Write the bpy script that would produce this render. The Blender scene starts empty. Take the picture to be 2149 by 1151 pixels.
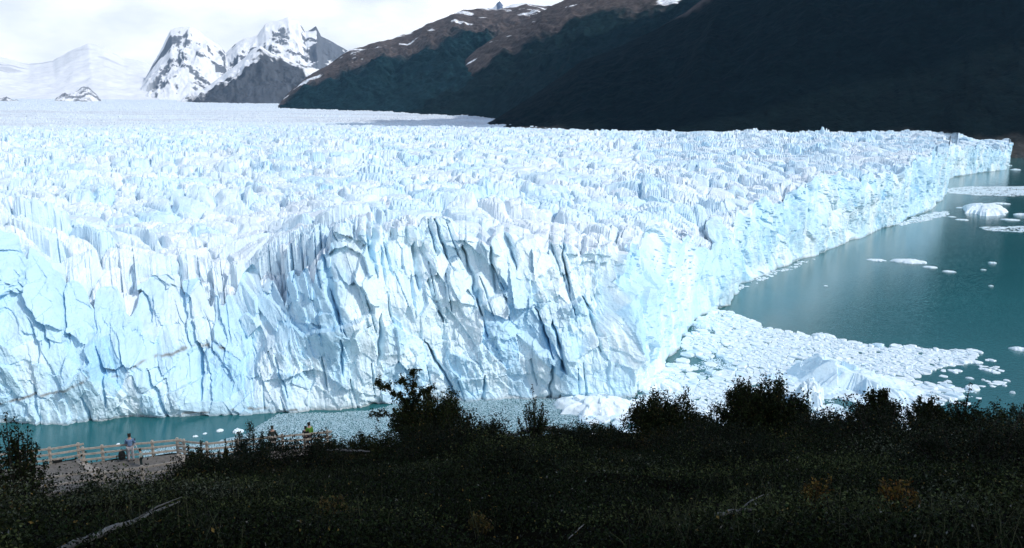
import bpy, bmesh, math, random
import numpy as np
from mathutils import Vector

# ------------------------------------------------------------------ camera, world, sun, exposure
S = bpy.context.scene
C = S.collection
CAMZ = 108.0
F, CX, CY = 1687.0, 1074.5, 575.5            # focal length and centre of the 2149 x 1151 photograph, in its pixels
PITCH = math.atan(335.5 / F)
cam_d = bpy.data.cameras.new('camera')
cam_d.sensor_width = 36.0
cam_d.lens = F / 2149.0 * 36.0
cam_d.clip_start, cam_d.clip_end = 0.5, 60000.0
cam = bpy.data.objects.new('camera', cam_d)
C.objects.link(cam)
cam.location = (0, 0, CAMZ)
cam.rotation_euler = (math.pi / 2 - PITCH, 0, 0)
S.camera = cam

SUN_AZ, SUN_EL = math.radians(118.0), math.radians(43.0)   # azimuth clockwise from the view direction
SUN = Vector((math.sin(SUN_AZ) * math.cos(SUN_EL), math.cos(SUN_AZ) * math.cos(SUN_EL), math.sin(SUN_EL)))
sl = bpy.data.lights.new('sun', 'SUN')
sl.energy, sl.angle, sl.color = 2.5, math.radians(0.5), (1.0, 0.975, 0.945)
so = bpy.data.objects.new('sun', sl)
C.objects.link(so)
so.rotation_euler = (-SUN).to_track_quat('-Z', 'Y').to_euler()
so.location = (0, 0, 3000)

W = bpy.data.worlds.new('World')
S.world = W
W.use_nodes = True
wn, wl = W.node_tree.nodes, W.node_tree.links
wn.clear()
w_out = wn.new('ShaderNodeOutputWorld')
w_sky = wn.new('ShaderNodeTexSky'); w_sky.sky_type = 'NISHITA'; w_sky.sun_disc = False
w_sky.sun_elevation, w_sky.sun_rotation = SUN_EL, SUN_AZ
w_bg = wn.new('ShaderNodeBackground'); w_bg.inputs['Strength'].default_value = 0.15
w_cl = wn.new('ShaderNodeBackground'); w_cl.inputs['Strength'].default_value = 1.12
w_mix = wn.new('ShaderNodeMixShader')
w_tc = wn.new('ShaderNodeTexCoord')
w_map = wn.new('ShaderNodeMapping'); w_map.inputs['Scale'].default_value = (2.2, 2.2, 5.0)
w_n = wn.new('ShaderNodeTexNoise'); w_n.inputs['Scale'].default_value = 2.0; w_n.inputs['Detail'].default_value = 7
w_n2 = wn.new('ShaderNodeTexNoise'); w_n2.inputs['Scale'].default_value = 3.4; w_n2.inputs['Detail'].default_value = 6
w_sep = wn.new('ShaderNodeSeparateXYZ')
w_el = wn.new('ShaderNodeMapRange')           # cloud cover falls off above the mountains
w_el.inputs['From Min'].default_value, w_el.inputs['From Max'].default_value = 0.05, 0.42
w_el.inputs['To Min'].default_value, w_el.inputs['To Max'].default_value = 0.62, -0.10
w_add = wn.new('ShaderNodeMath'); w_add.operation = 'ADD'
w_r = wn.new('ShaderNodeMapRange')
w_r.inputs['From Min'].default_value, w_r.inputs['From Max'].default_value = 0.50, 0.72
w_col = wn.new('ShaderNodeMapRange'); w_col.data_type = 'FLOAT_VECTOR'
w_col.inputs[7].default_value = (0.30,) * 3; w_col.inputs[8].default_value = (0.62,) * 3
w_col.inputs[9].default_value = (0.80, 0.85, 0.91); w_col.inputs[10].default_value = (1.22, 1.21, 1.18)
wl.new(w_tc.outputs['Generated'], w_map.inputs['Vector'])
wl.new(w_map.outputs['Vector'], w_n.inputs['Vector'])
wl.new(w_map.outputs['Vector'], w_n2.inputs['Vector'])
wl.new(w_tc.outputs['Generated'], w_sep.inputs['Vector'])
wl.new(w_sep.outputs['Z'], w_el.inputs['Value'])
wl.new(w_n.outputs['Fac'], w_add.inputs[0]); wl.new(w_el.outputs['Result'], w_add.inputs[1])
wl.new(w_add.outputs[0], w_r.inputs['Value'])
wl.new(w_n2.outputs['Fac'], w_col.inputs[6])
wl.new(w_col.outputs[1], w_cl.inputs['Color'])
wl.new(w_sky.outputs['Color'], w_bg.inputs['Color'])
wl.new(w_r.outputs['Result'], w_mix.inputs['Fac'])
wl.new(w_bg.outputs[0], w_mix.inputs[1]); wl.new(w_cl.outputs[0], w_mix.inputs[2])
wl.new(w_mix.outputs[0], w_out.inputs['Surface'])

S.view_settings.view_transform = 'Standard'
S.view_settings.look = 'None'
S.view_settings.gamma = 1.0
S.view_settings.exposure = 0.05
S.cycles.max_bounces = 8
S.cycles.diffuse_bounces = 6
S.cycles.volume_bounces = 0
S.cycles.caustics_reflective = False
S.cycles.caustics_refractive = False

# ------------------------------------------------------------------ pixel -> world
FW = np.array((0, math.cos(PITCH), -math.sin(PITCH)))
UP = np.array((0, math.sin(PITCH), math.cos(PITCH)))
def ray(px, py):
    return FW + np.array((1.0, 0, 0)) * ((px - CX) / F) + UP * ((CY - py) / F)
def at_z(px, py, z):                          # where the ray of a photo pixel meets the level z
    d = ray(px, py); k = (z - CAMZ) / d[2]
    return np.array((d[0] * k, d[1] * k, z))
def at_r(px, py, r):                          # where it has gone r metres over the ground
    d = ray(px, py); k = r / math.hypot(d[0], d[1])
    return np.array((d[0] * k, d[1] * k, CAMZ + d[2] * k))
def azel(px, py):
    d = ray(px, py); h = math.hypot(d[0], d[1])
    return math.atan2(d[0], d[1]), d[2] / h

# ------------------------------------------------------------------ noise
def hsh(ix, iy, seed):
    h = (ix.astype(np.int64) * 374761393 + iy.astype(np.int64) * 668265263 + seed * 974711) & 0xffffffff
    h = ((h ^ (h >> 13)) * 1274126177) & 0xffffffff
    h = ((h ^ (h >> 15)) * 2246822519) & 0xffffffff
    return ((h ^ (h >> 16)) & 0xfffff).astype(np.float32) / float(0xfffff)
def vn(x, y, seed=0):
    ix, iy = np.floor(x), np.floor(y)
    fx, fy = (x - ix).astype(np.float32), (y - iy).astype(np.float32)
    fx = fx * fx * fx * (fx * (fx * 6 - 15) + 10); fy = fy * fy * fy * (fy * (fy * 6 - 15) + 10)
    a, b = hsh(ix, iy, seed), hsh(ix + 1, iy, seed)
    c, d = hsh(ix, iy + 1, seed), hsh(ix + 1, iy + 1, seed)
    return (a + (b - a) * fx) * (1 - fy) + (c + (d - c) * fx) * fy
def fbm(x, y, seed=0, o=4, g=0.5):
    s, a, t = 0, 1.0, 0
    for k in range(o):
        s = s + a * (vn(x * 2 ** k + 17.3 * k, y * 2 ** k - 9.1 * k, seed + k * 31) - 0.5); t += a; a *= g
    return s / t * 2.0                         # about -1..1
def ridged(x, y, seed=0, o=4):
    s, a, t = 0, 1.0, 0
    for k in range(o):
        s = s + a * (1 - np.abs(2 * vn(x * 2 ** k + 5.2 * k, y * 2 ** k + 3.7 * k, seed + 13 * k) - 1)); t += a; a *= 0.5
    return s / t
def vor(x, y, seed=0):
    ix, iy = np.floor(x), np.floor(y)
    f1 = np.full(x.shape, 9e9, np.float32); f2 = f1.copy()
    rid = np.zeros(x.shape, np.float32); ox = rid.copy(); oy = rid.copy()
    for i in (-1, 0, 1):
        for j in (-1, 0, 1):
            cx, cy = ix + i, iy + j
            px = cx + 0.08 + 0.84 * hsh(cx, cy, seed); py = cy + 0.08 + 0.84 * hsh(cx, cy, seed + 7)
            dx, dy = (x - px).astype(np.float32), (y - py).astype(np.float32)
            d = dx * dx + dy * dy
            n = d < f1
            f2 = np.where(n, f1, np.minimum(f2, d))
            f1 = np.where(n, d, f1)
            rid = np.where(n, hsh(cx, cy, seed + 99), rid)
            ox = np.where(n, dx, ox); oy = np.where(n, dy, oy)
    return np.sqrt(f1), np.sqrt(f2), rid, ox, oy
def fr(v, k): return np.mod(v * k, 1.0)        # further random numbers out of one
def sstep(a, b, v):
    t = np.clip((v - a) / (b - a), 0, 1); return t * t * (3 - 2 * t)

# ------------------------------------------------------------------ mesh helpers
def link(o, parent=None):
    C.objects.link(o)
    if parent is not None: o.parent = parent
    return o
def tag(o, label=None, cat=None, group=None, kind=None):
    if label: o['label'] = label
    if cat: o['category'] = cat
    if group: o['group'] = group
    if kind: o['kind'] = kind
    return o
def empty(name, loc, rz=0.0):
    o = bpy.data.objects.new(name, None); o.location = tuple(loc); o.rotation_euler = (0, 0, rz)
    o.empty_display_size = 0.3
    return link(o)
def mesh_np(name, v, faces, mat, parent=None, smooth=False, col=None, attrs=None, mats=None, mi=None):
    """faces: list of integer arrays, one array per face size"""
    me = bpy.data.meshes.new(name)
    v = np.asarray(v, np.float32)
    me.vertices.add(len(v)); me.vertices.foreach_set('co', v.ravel())
    if not isinstance(faces, list): faces = [faces]
    idx = np.concatenate([f.ravel() for f in faces]).astype(np.int32)
    tot = np.concatenate([np.full(len(f), f.shape[1], np.int32) for f in faces])
    st = np.concatenate(([0], np.cumsum(tot)[:-1])).astype(np.int32)
    me.loops.add(len(idx)); me.loops.foreach_set('vertex_index', idx)
    me.polygons.add(len(tot)); me.polygons.foreach_set('loop_start', st)
    me.polygons.foreach_set('loop_total', tot)
    if mi is not None: me.polygons.foreach_set('material_index', np.asarray(mi, np.int32))
    me.update(calc_edges=True)
    me.polygons.foreach_set('use_smooth', np.full(len(tot), smooth))
    if col is not None:
        a = me.attributes.new('col', 'FLOAT_COLOR', 'POINT')
        a.data.foreach_set('color', np.concatenate([col, np.ones((len(col), 1))], 1).astype(np.float32).ravel())
    for k, val in (attrs or {}).items():
        a = me.attributes.new(k, 'FLOAT', 'POINT'); a.data.foreach_set('value', np.asarray(val, np.float32))
    for m in (mats or [mat]): me.materials.append(m)
    me.validate()
    return link(bpy.data.objects.new(name, me), parent)
def grid_faces(nr, nc):
    i = np.arange(nr - 1)[:, None] * nc + np.arange(nc - 1)[None, :]
    i = i.ravel()
    return np.stack([i, i + 1, i + nc + 1, i + nc], 1)
class MB:
    """collects solids for one mesh"""
    def __init__(s): s.v, s.f = [], []
    def add(s, v, f):
        b = len(s.v); s.v += [tuple(p) for p in v]; s.f += [tuple(i + b for i in q) for q in f]; return s
    def beam(s, a, b, w, h, up=(0, 0, 1), taper=1.0):
        a, b = Vector(a), Vector(b); d = (b - a).normalized(); u = Vector(up)
        x = d.cross(u)
        if x.length < 1e-3: x = d.cross(Vector((0, 1, 0)))
        x.normalize(); u = x.cross(d).normalized()
        v = []
        for p, k in ((a, 1.0), (b, taper)):
            for i, j in ((-1, -1), (1, -1), (1, 1), (-1, 1)): v.append(p + x * (i * w / 2 * k) + u * (j * h / 2 * k))
        return s.add(v, [(3, 2, 1, 0), (4, 5, 6, 7), (0, 1, 5, 4), (1, 2, 6, 5), (2, 3, 7, 6), (3, 0, 4, 7)])
    def tube(s, pts, rad, n=6):
        pts = [Vector(p) for p in pts]; b = len(s.v); ref = Vector((0.3, 0.2, 1)).normalized()
        for i, p in enumerate(pts):
            d = (pts[min(i + 1, len(pts) - 1)] - pts[max(i - 1, 0)]).normalized()
            x = d.cross(ref)
            if x.length < 0.05: x = d.cross(Vector((1, 0, 0)))
            x.normalize(); y = d.cross(x)
            for k in range(n):
                a = 2 * math.pi * k / n
                s.v.append(tuple(p + (x * math.cos(a) + y * math.sin(a)) * rad[i]))
        for i in range(len(pts) - 1):
            for k in range(n):
                s.f.append((b + i * n + k, b + i * n + (k + 1) % n, b + (i + 1) * n + (k + 1) % n, b + (i + 1) * n + k))
        s.f.append(tuple(b + k for k in range(n))[::-1]); e = b + (len(pts) - 1) * n
        s.f.append(tuple(e + k for k in range(n)))
        return s
    def build(s, name, mat, parent=None, smooth=False, bevel=0.0):
        me = bpy.data.meshes.new(name); me.from_pydata(s.v, [], s.f); me.update()
        me.materials.append(mat)
        if bevel > 0:
            bm = bmesh.new(); bm.from_mesh(me)
            bmesh.ops.bevel(bm, geom=bm.edges[:], offset=bevel, segments=1, affect='EDGES')
            bm.to_mesh(me); bm.free()
        me.polygons.foreach_set('use_smooth', np.full(len(me.polygons), smooth))
        return link(bpy.data.objects.new(name, me), parent)

# ------------------------------------------------------------------ materials
def mat(name, color=(0.5, 0.5, 0.5), rough=0.8, var=0.0, scale=5.0, bump=0.0, bscale=20.0, attr=False, spec=0.3, metallic=0.0,
        detail=5, sss=0.0, transl=0.0, world=True):
    m = bpy.data.materials.new(name); m.use_nodes = True
    n, l = m.node_tree.nodes, m.node_tree.links
    p = n['Principled BSDF']
    p.inputs['Roughness'].default_value = rough; p.inputs['Specular IOR Level'].default_value = spec
    p.inputs['Metallic'].default_value = metallic
    g = n.new('ShaderNodeNewGeometry') if world else n.new('ShaderNodeTexCoord')
    vec = g.outputs['Position'] if world else g.outputs['Object']
    if attr:
        a = n.new('ShaderNodeAttribute'); a.attribute_name = 'col'; cs = a.outputs['Color']
    else:
        a = n.new('ShaderNodeRGB'); a.outputs[0].default_value = (*color, 1); cs = a.outputs[0]
    if var > 0:
        t = n.new('ShaderNodeTexNoise'); t.inputs['Scale'].default_value = scale; t.inputs['Detail'].default_value = detail
        l.new(vec, t.inputs['Vector'])
        r = n.new('ShaderNodeMapRange'); r.inputs['From Min'].default_value = 0.3; r.inputs['From Max'].default_value = 0.7
        r.inputs['To Min'].default_value = 1 - var; r.inputs['To Max'].default_value = 1 + var
        l.new(t.outputs['Fac'], r.inputs['Value'])
        x = n.new('ShaderNodeVectorMath'); x.operation = 'SCALE'
        l.new(cs, x.inputs[0]); l.new(r.outputs['Result'], x.inputs['Scale']); cs = x.outputs['Vector']
    l.new(cs, p.inputs['Base Color'])
    if sss > 0:
        p.inputs['Subsurface Weight'].default_value = sss
        p.inputs['Subsurface Radius'].default_value = (0.35, 0.75, 1.0); p.inputs['Subsurface Scale'].default_value = 2.2; p.subsurface_method = 'RANDOM_WALK'
    if bump > 0:
        t = n.new('ShaderNodeTexNoise'); t.inputs['Scale'].default_value = bscale; t.inputs['Detail'].default_value = 6
        l.new(vec, t.inputs['Vector'])
        b = n.new('ShaderNodeBump'); b.inputs['Strength'].default_value = 1.0; b.inputs['Distance'].default_value = bump
        l.new(t.outputs['Fac'], b.inputs['Height']); l.new(b.outputs['Normal'], p.inputs['Normal'])
    return m

M_ICE = mat('glacier_ice', attr=True, rough=0.55, spec=0.3, var=0.05, scale=0.25, bump=0.35, bscale=0.9)
M_FLOE = mat('floe_ice', (0.74, 0.86, 0.92), rough=0.5, var=0.10, scale=0.6, bump=0.15, bscale=2.5)
M_BERG = mat('iceberg_ice', (0.70, 0.86, 0.94), rough=0.5, var=0.06, scale=0.3, bump=0.25, bscale=1.2)
M_SLUSH = mat('slush_ice', (0.36, 0.51, 0.57), rough=0.5, var=0.22, scale=0.5, bump=0.1, bscale=3.0)
M_MTN = mat('mountain', attr=True, rough=0.95, spec=0.05, var=0.35, scale=0.035, bump=9.0, bscale=0.05, detail=8)
M_FARM = mat('far_mountain', attr=True, rough=0.9, spec=0.05, var=0.06, scale=0.01, bump=10.0, bscale=0.008, detail=8)
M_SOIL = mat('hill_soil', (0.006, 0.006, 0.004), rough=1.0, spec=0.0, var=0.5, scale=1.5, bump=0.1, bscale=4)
M_LEAF = mat('dark_leaves', attr=True, rough=0.75, spec=0.12)
M_BARK = mat('bark', (0.035, 0.028, 0.022), rough=0.95, var=0.3, scale=20)
M_DEAD = mat('dead_wood', (0.17, 0.168, 0.155), rough=0.9, var=0.35, scale=9, bump=0.02, bscale=30)
M_WOOD = mat('fence_timber', (0.43, 0.385, 0.32), rough=0.85, var=0.25, scale=7, bump=0.01, bscale=40)
M_DECK = mat('gravel', (0.20, 0.185, 0.16), rough=0.95, var=0.3, scale=6, bump=0.03, bscale=25)

# water: milky glacial lake
M_WATER = bpy.data.materials.new('lake_water'); M_WATER.use_nodes = True
n, l = M_WATER.node_tree.nodes, M_WATER.node_tree.links
p = n['Principled BSDF']; p.inputs['Roughness'].default_value = 0.10; p.inputs['IOR'].default_value = 1.333
g = n.new('ShaderNodeNewGeometry')
mp = n.new('ShaderNodeMapping'); mp.inputs['Scale'].default_value = (0.004, 0.012, 1)
t = n.new('ShaderNodeTexNoise'); t.inputs['Scale'].default_value = 1.0; t.inputs['Detail'].default_value = 4
l.new(g.outputs['Position'], mp.inputs['Vector']); l.new(mp.outputs['Vector'], t.inputs['Vector'])
r = n.new('ShaderNodeMix'); r.data_type = 'RGBA'
r.inputs[6].default_value = (0.015, 0.108, 0.120, 1); r.inputs[7].default_value = (0.027, 0.150, 0.163, 1)
l.new(t.outputs['Fac'], r.inputs[0]); l.new(r.outputs[2], p.inputs['Base Color'])
mp2 = n.new('ShaderNodeMapping'); mp2.inputs['Scale'].default_value = (0.5, 1.1, 1)
t2 = n.new('ShaderNodeTexNoise'); t2.inputs['Scale'].default_value = 1.0; t2.inputs['Detail'].default_value = 5
l.new(g.outputs['Position'], mp2.inputs['Vector']); l.new(mp2.outputs['Vector'], t2.inputs['Vector'])
b = n.new('ShaderNodeBump'); b.inputs['Strength'].default_value = 1.0; b.inputs['Distance'].default_value = 0.10
l.new(t2.outputs['Fac'], b.inputs['Height']); l.new(b.outputs['Normal'], p.inputs['Normal'])

# ------------------------------------------------------------------ lake
lk = MB(); lk.add([(-9000, -300, 0), (9000, -300, 0), (9000, 6000, 0), (-9000, 6000, 0)], [(0, 1, 2, 3)])
tag(lk.build('lake_water', M_WATER), kind='structure')

# ------------------------------------------------------------------ glacier
TERM = [(-620, 905), (-200, 895), (0, 888), (100, 888), (250, 880), (330, 882), (420, 876), (580, 870), (700, 866), (760, 864), (830, 851),
        (950, 838), (1080, 834), (1200, 838), (1330, 832), (1392, 775), (1418, 740), (1440, 704), (1470, 664), (1530, 641), (1560, 592),
        (1640, 561), (1700, 538), (1760, 515), (1850, 480), (1885, 470), (1950, 441), (1962, 429), (1979, 421), (1986, 376), (2040, 366),
        (2110, 357), (2118, 330), (2130, 322)]
RIMZ = [(-620, 62), (0, 63), (90, 58), (180, 45), (330, 35), (520, 34), (620, 43), (720, 60), (800, 65), (1000, 61), (1200, 57), (1330, 52), (1420, 46), (1560, 46), (1700, 53),
        (1850, 58), (1960, 61), (1979, 60), (1990, 50), (2050, 50), (2085, 40), (2112, 36), (2130, 25)]
SETB = [(-620, 46), (0, 44), (300, 52), (560, 50), (720, 26), (1000, 22), (1300, 24), (1420, 34), (1560, 36), (1850, 22), (1979, 14), (2130, 12)]
def terminus():
    P = np.array([at_z(x, y, 0)[:2] for x, y in TERM]); X = np.array([t_[0] for t_ in TERM], float)
    # resample: photo x and arc length both advance the columns
    s0 = np.concatenate(([0], np.cumsum(np.hypot(*np.diff(P, axis=0).T))))
    w = np.concatenate(([0], np.cumsum(np.diff(X) + 0.5 * np.diff(s0))))
    N = 2100
    q = np.linspace(0, w[-1], N)
    x = np.interp(q, w, X); pts = np.stack([np.interp(q, w, P[:, 0]), np.interp(q, w, P[:, 1])], 1)
    return x, pts
gx, gp = terminus()
NC = len(gx)
gaz = np.arctan2(gp[:, 0], gp[:, 1]); gaz = np.maximum.accumulate(gaz + np.arange(NC) * 1e-7)
gR = np.hypot(gp[:, 0], gp[:, 1])
gs = np.concatenate(([0], np.cumsum(np.hypot(*np.diff(gp, axis=0).T))))
k = 91
def smooth1(a, k): return np.convolve(np.pad(a, k // 2, mode='edge'), np.ones(k) / k, 'valid')
tx, ty = np.gradient(smooth1(gp[:, 0], k)), np.gradient(smooth1(gp[:, 1], k))
tl = np.hypot(tx, ty); gnx, gny = ty / tl, -tx / tl        # outward (to the lake)
rimz = np.interp(gx, *zip(*RIMZ)); setb = np.interp(gx, *zip(*SETB))

def plateau(r, x):
    z = np.interp(r, [300, 600, 1500, 2600, 3300, 4500, 6500, 10000, 14000], [58, 60, 61, 57, 66, 100, 150, 250, 380])
    zr = np.interp(r, [1000, 1500, 1900, 2500, 3500], [48, 54, 46, 26, 0])
    wr = sstep(1986, 2060, x)
    zm = np.interp(r, [300, 1500, 2600, 4000], [58, 59, 50, 30])
    wm = sstep(1000, 1300, x)
    z = z * (1 - wm) + zm * wm
    return z * (1 - wr) + zr * wr
def seracs(x, y, r):
    """broken ice: blocks with tilted tops, open crevasses between, sharp crests"""
    wx = x + 7 * fbm(x / 30, y / 30, 3, 3) + 0.25 * y; wy = y + 7 * fbm(x / 30, y / 30, 8, 3)
    amp = np.interp(r, [0, 700, 1800, 2600, 3400, 5000, 9000], [0.72, 0.72, 0.85, 0.75, 0.5, 0.4, 0.5])
    patch = 0.80 + 0.75 * fbm(x / 130, y / 80, 77, 3)
    b1, b2, qb, obx, oby = vor(wx / 46, wy / 24, 17)
    f1, f2, q, ox, oy = vor(wx / 18, wy / 13, 11)
    h = (q ** 1.4) * 9 + (fr(q, 37.7) - 0.5) * 13 * ox + (fr(q, 91.3) - 0.5) * 11 * oy - 9 * (1 - sstep(0.0, 0.22, f2 - f1)) + 5 * (0.5 - f1)
    g1, g2, q2, ox, oy = vor(wx / 5.2 + 3.3, wy / 4.4, 23)
    vary = 0.25 + 0.9 * sstep(-0.25, 0.35, fbm(x / 55, y / 40, 78, 3))                     # smooth patches and shattered ones
    h += (q2 * 2.6 + (fr(q2, 53.1) - 0.5) * 6.0 * ox + (fr(q2, 19.7) - 0.5) * 4.5 * oy - 2.0 * (1 - sstep(0, 0.2, g2 - g1)) + 1.5 * (0.5 - g1)) * vary
    h += 9 * (ridged((x + 0.6 * y) / 120 + 0.25 * fbm(x / 60, y / 60, 79, 2), (y - 0.35 * x) / 34, 19, 2) - 0.6)   # crevasse bands running aslant
    e1, e2, q3, ox, oy = vor(wx / 1.9, wy / 1.7 + 1.1, 31)
    h += (q3 * 0.6 + (fr(q3, 53.1) - 0.5) * 1.8 * ox + (fr(q3, 19.7) - 0.5) * 1.8 * oy) * vary
    h = (h - 3.5) * amp * patch + ((qb - 0.5) * 9 + (fr(qb, 37.7) - 0.5) * 12 * obx + (fr(qb, 91.3) - 0.5) * 14 * oby) * amp * np.clip((r - 330) / 200, 0.3, 1)
    h += np.interp(r, [0, 500, 2500, 4000], [6, 12, 13, 6]) * fbm((x + 0.5 * y) / 190, (y - 0.15 * x) / 62, 5, 3)
    return h, q
def make_glacier():
    nlow = 250
    t = np.linspace(0, 1, nlow)
    far = np.linspace(0, 1, 960)
    rend = np.interp(gx, [-700, 1950, 2000, 2135], [14000, 14000, 2600, 2500])
    rend = np.maximum(rend, gR + setb + 60)
    # --- face
    T = t[:, None]
    rim_r = gR + setb
    rx, ry = np.sin(gaz) * rim_r, np.cos(gaz) * rim_r
    hs, _ = seracs(rx, ry, rim_r)
    hs = smooth1(hs, 7)
    ztop = np.maximum(rimz + hs * 1.0 + 4.5 * fbm(gs / 26, gs * 0, 91, 3), 14)
    Z = -2.5 + T * (ztop + 2.5)[None, :]
    Sg = np.broadcast_to(gs[None, :], Z.shape)
    def face_disp(s, z):
        lean = 0.20 + 0.25 * fbm(s / 70, z * 0 + 0.5, 71, 2)
        sw = s + z * lean + 1.3 * fbm(s / 22, z / 34, 41, 3)
        d = 8 * fbm(s / 60, z / 75, 42, 3) + 3.0 * fbm(s / 22, z / 18, 43, 3)
        d -= 5.5 * sstep(-2.0, 2.0, z - (26 + 34 * fbm(s / 38, z * 0 + 2.2, 51, 3))) * sstep(-0.25, 0.25, fbm(s / 60, z * 0 + 8.1, 52, 2))   # a ledge where the upper part broke back
        f1, f2, q, ox, oy = vor(sw / 9.5, z / 17 + 0.5 * fbm(s / 30, z * 0, 44, 2), 45)          # slabs
        d += ((q - 0.5) * 3.4 + (fr(q, 37.7) - 0.5) * 5.0 * ox + (fr(q, 91.3) - 0.5) * 6.5 * oy) * (0.45 + 0.9 * sstep(-0.3, 0.35, fbm(s / 30, z / 30, 59, 3)))
        k1, k2, qk, ox, oy = vor(sw / 27 + 0.2 * fbm(s / 12, z / 12, 57, 3), z / 30 + 2.7, 58)       # broad fracture planes
        d += (qk - 0.5) * 4.0 + (fr(qk, 37.7) - 0.5) * 8 * ox + (fr(qk, 91.3) - 0.5) * 7 * oy
        g1, g2, q2, ox, oy = vor(sw / 5.2 + 7.7, z / 9.5, 46)                                   # blocks
        bl = 0.5 + 1.0 * sstep(-0.3, 0.4, fbm(s / 45, z / 26, 53, 3) + 0.5 * (z - 30) / 35)
        d += ((q2 - 0.5) * 2.8 + (fr(q2, 37.7) - 0.5) * 4.6 * ox + (fr(q2, 91.3) - 0.5) * 4.6 * oy) * bl
        d += 1.0 * (ridged(sw / 3.8, z / 26, 49, 4) - 0.6)                                      # flutes
        # open slits, each a short steep line inside its cell
        for cw, ch, dep, wid, prob, sd in ((15, 22, 5.0, 0.050, 0.36, 81), (7, 16, 2.8, 0.06, 0.34, 82), (24, 28, 6.5, 0.036, 0.45, 84)):
            h1, h2, qc, ox, oy = vor(sw / cw + 0.3, z / ch, sd)
            ln = ox - (fr(qc, 17.1) - 0.5) * 0.9 * oy + 0.05 * fbm(s / 3, z / 4, sd + 1, 2)
            w_ = wid * (0.5 + 1.2 * fr(qc, 29.3)) * np.clip(1 - (np.abs(oy) / 0.48) ** 2, 0.02, 1)
            d -= dep * np.exp(-(ln / w_) ** 2) * (fr(qc, 71.7) < prob) * (np.abs(oy) < 0.48)
        h1, h2, qs_, ox, oy = vor(s / 34, z / 36, 83)                                           # scars of fallen slabs
        d -= 4.0 * sstep(0.55, 0.1, h1) * (fr(qs_, 5.7) < 0.4)
        e1, e2, q3, ox, oy = vor(sw / 2.0, z / 4.0, 47)
        rg = 0.5 + 0.9 * sstep(-0.2, 0.4, fbm(s / 25, z / 18, 50, 3))                           # rough and clean areas
        d += ((q3 - 0.5) * 0.7 + (fr(q3, 37.7) - 0.5) * 1.5 * ox + (fr(q3, 91.3) - 0.5) * 1.4 * oy) * rg
        d += 0.8 * rg * fbm(s / 1.6, z / 2.0, 48, 3)
        return d, q, q2
    D, q, q2 = face_disp(Sg, Z)
    back = setb[None, :] * np.clip(Z / (rimz + 5)[None, :], 0, 1.05) ** 2.4
    rim_d = smooth1(back[-1] - setb, 9)
    D = D * (0.45 + 0.55 * sstep(0, 16, Z)) * np.interp(gx, [1310, 1380, 1480, 1560], [1.0, 0.6, 0.5, 0.62])[None, :]
    foot = 2.5 * np.exp(-np.maximum(Z, 0) / 5) * sstep(-0.3, 0.6, fbm(Sg / 35, Z * 0, 55, 2))     # rubble foot
    under = -1.6 * np.exp(-(Z / 1.6) ** 2) * sstep(-0.1, 0.2, fbm(Sg / 25, Z * 0 + 4.4, 56, 2))  # notch melted at the waterline
    D = D + foot + under
    R = gR[None, :] + back
    Xf = np.sin(gaz)[None, :] * R + gnx[None, :] * D
    Yf = np.cos(gaz)[None, :] * R + gny[None, :] * D
    # --- top
    U = far[1:, None]
    Rt = rim_r[None, :] * (rend / rim_r)[None, :] ** (U ** 1.12)
    Rt = Rt + rim_d[None, :] * np.exp(-(Rt - rim_r[None, :]) / 22.0)
    fade = np.exp(-np.maximum(Rt - rim_r[None, :], 0) / 14.0)
    Xt = np.sin(gaz)[None, :] * Rt + gnx[None, :] * D[-1][None, :] * fade
    Yt = np.cos(gaz)[None, :] * Rt + gny[None, :] * D[-1][None, :] * fade
    bx, by = np.sin(gaz)[None, :] * Rt, np.cos(gaz)[None, :] * Rt
    hs, qs = seracs(bx, by, Rt)
    gxx = np.broadcast_to(gx[None, :], Rt.shape)
    pl = plateau(Rt, gxx)
    wr_ = np.exp(-(Rt - rim_r[None, :]) / np.interp(gx, [0, 600, 1300, 1600], [60, 60, 60, 170])[None, :])
    Zt = pl * (1 - wr_) + rimz[None, :] * wr_ + hs * (0.9 + 0.25 * fade) + 4.5 * fbm(gs / 26, gs * 0, 91, 3)[None, :] * fade
    e_ = np.exp(-np.maximum(Rt - (rim_r + rim_d)[None, :], 0) / 7.0)
    Zt = Zt * (1 - e_) + ztop[None, :] * e_
    Zt = np.maximum(Zt, 6)
    X = np.concatenate([Xf, Xt]); Y = np.concatenate([Yf, Yt]); Zz = np.concatenate([Z, Zt])
    # --- colour of the ice: weathered white crust, denser blue ice where slabs have broken away, dirt bands; plus cloud shade painted on the far ice
    white = np.array((0.765, 0.848, 0.900)); blue = np.array((0.53, 0.76, 0.89)); deep = np.array((0.36, 0.655, 0.865))
    mf = sstep(0.10, 0.75, 0.45 + 0.75 * fbm(Sg / 26, Z / 32, 61, 4) + 0.45 * (q - 0.5) + 0.35 * (q2 - 0.5))
    md = sstep(0.82, 1.0, fr(q, 13.3)) * 0.6
    crust = np.array((0.735, 0.868, 0.925))
    colf = crust + (blue - crust) * mf[..., None]
    colf = colf + (deep - colf) * md[..., None]
    # dirt bands along old layers low on the left face
    dirt = np.zeros_like(Z)
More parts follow.
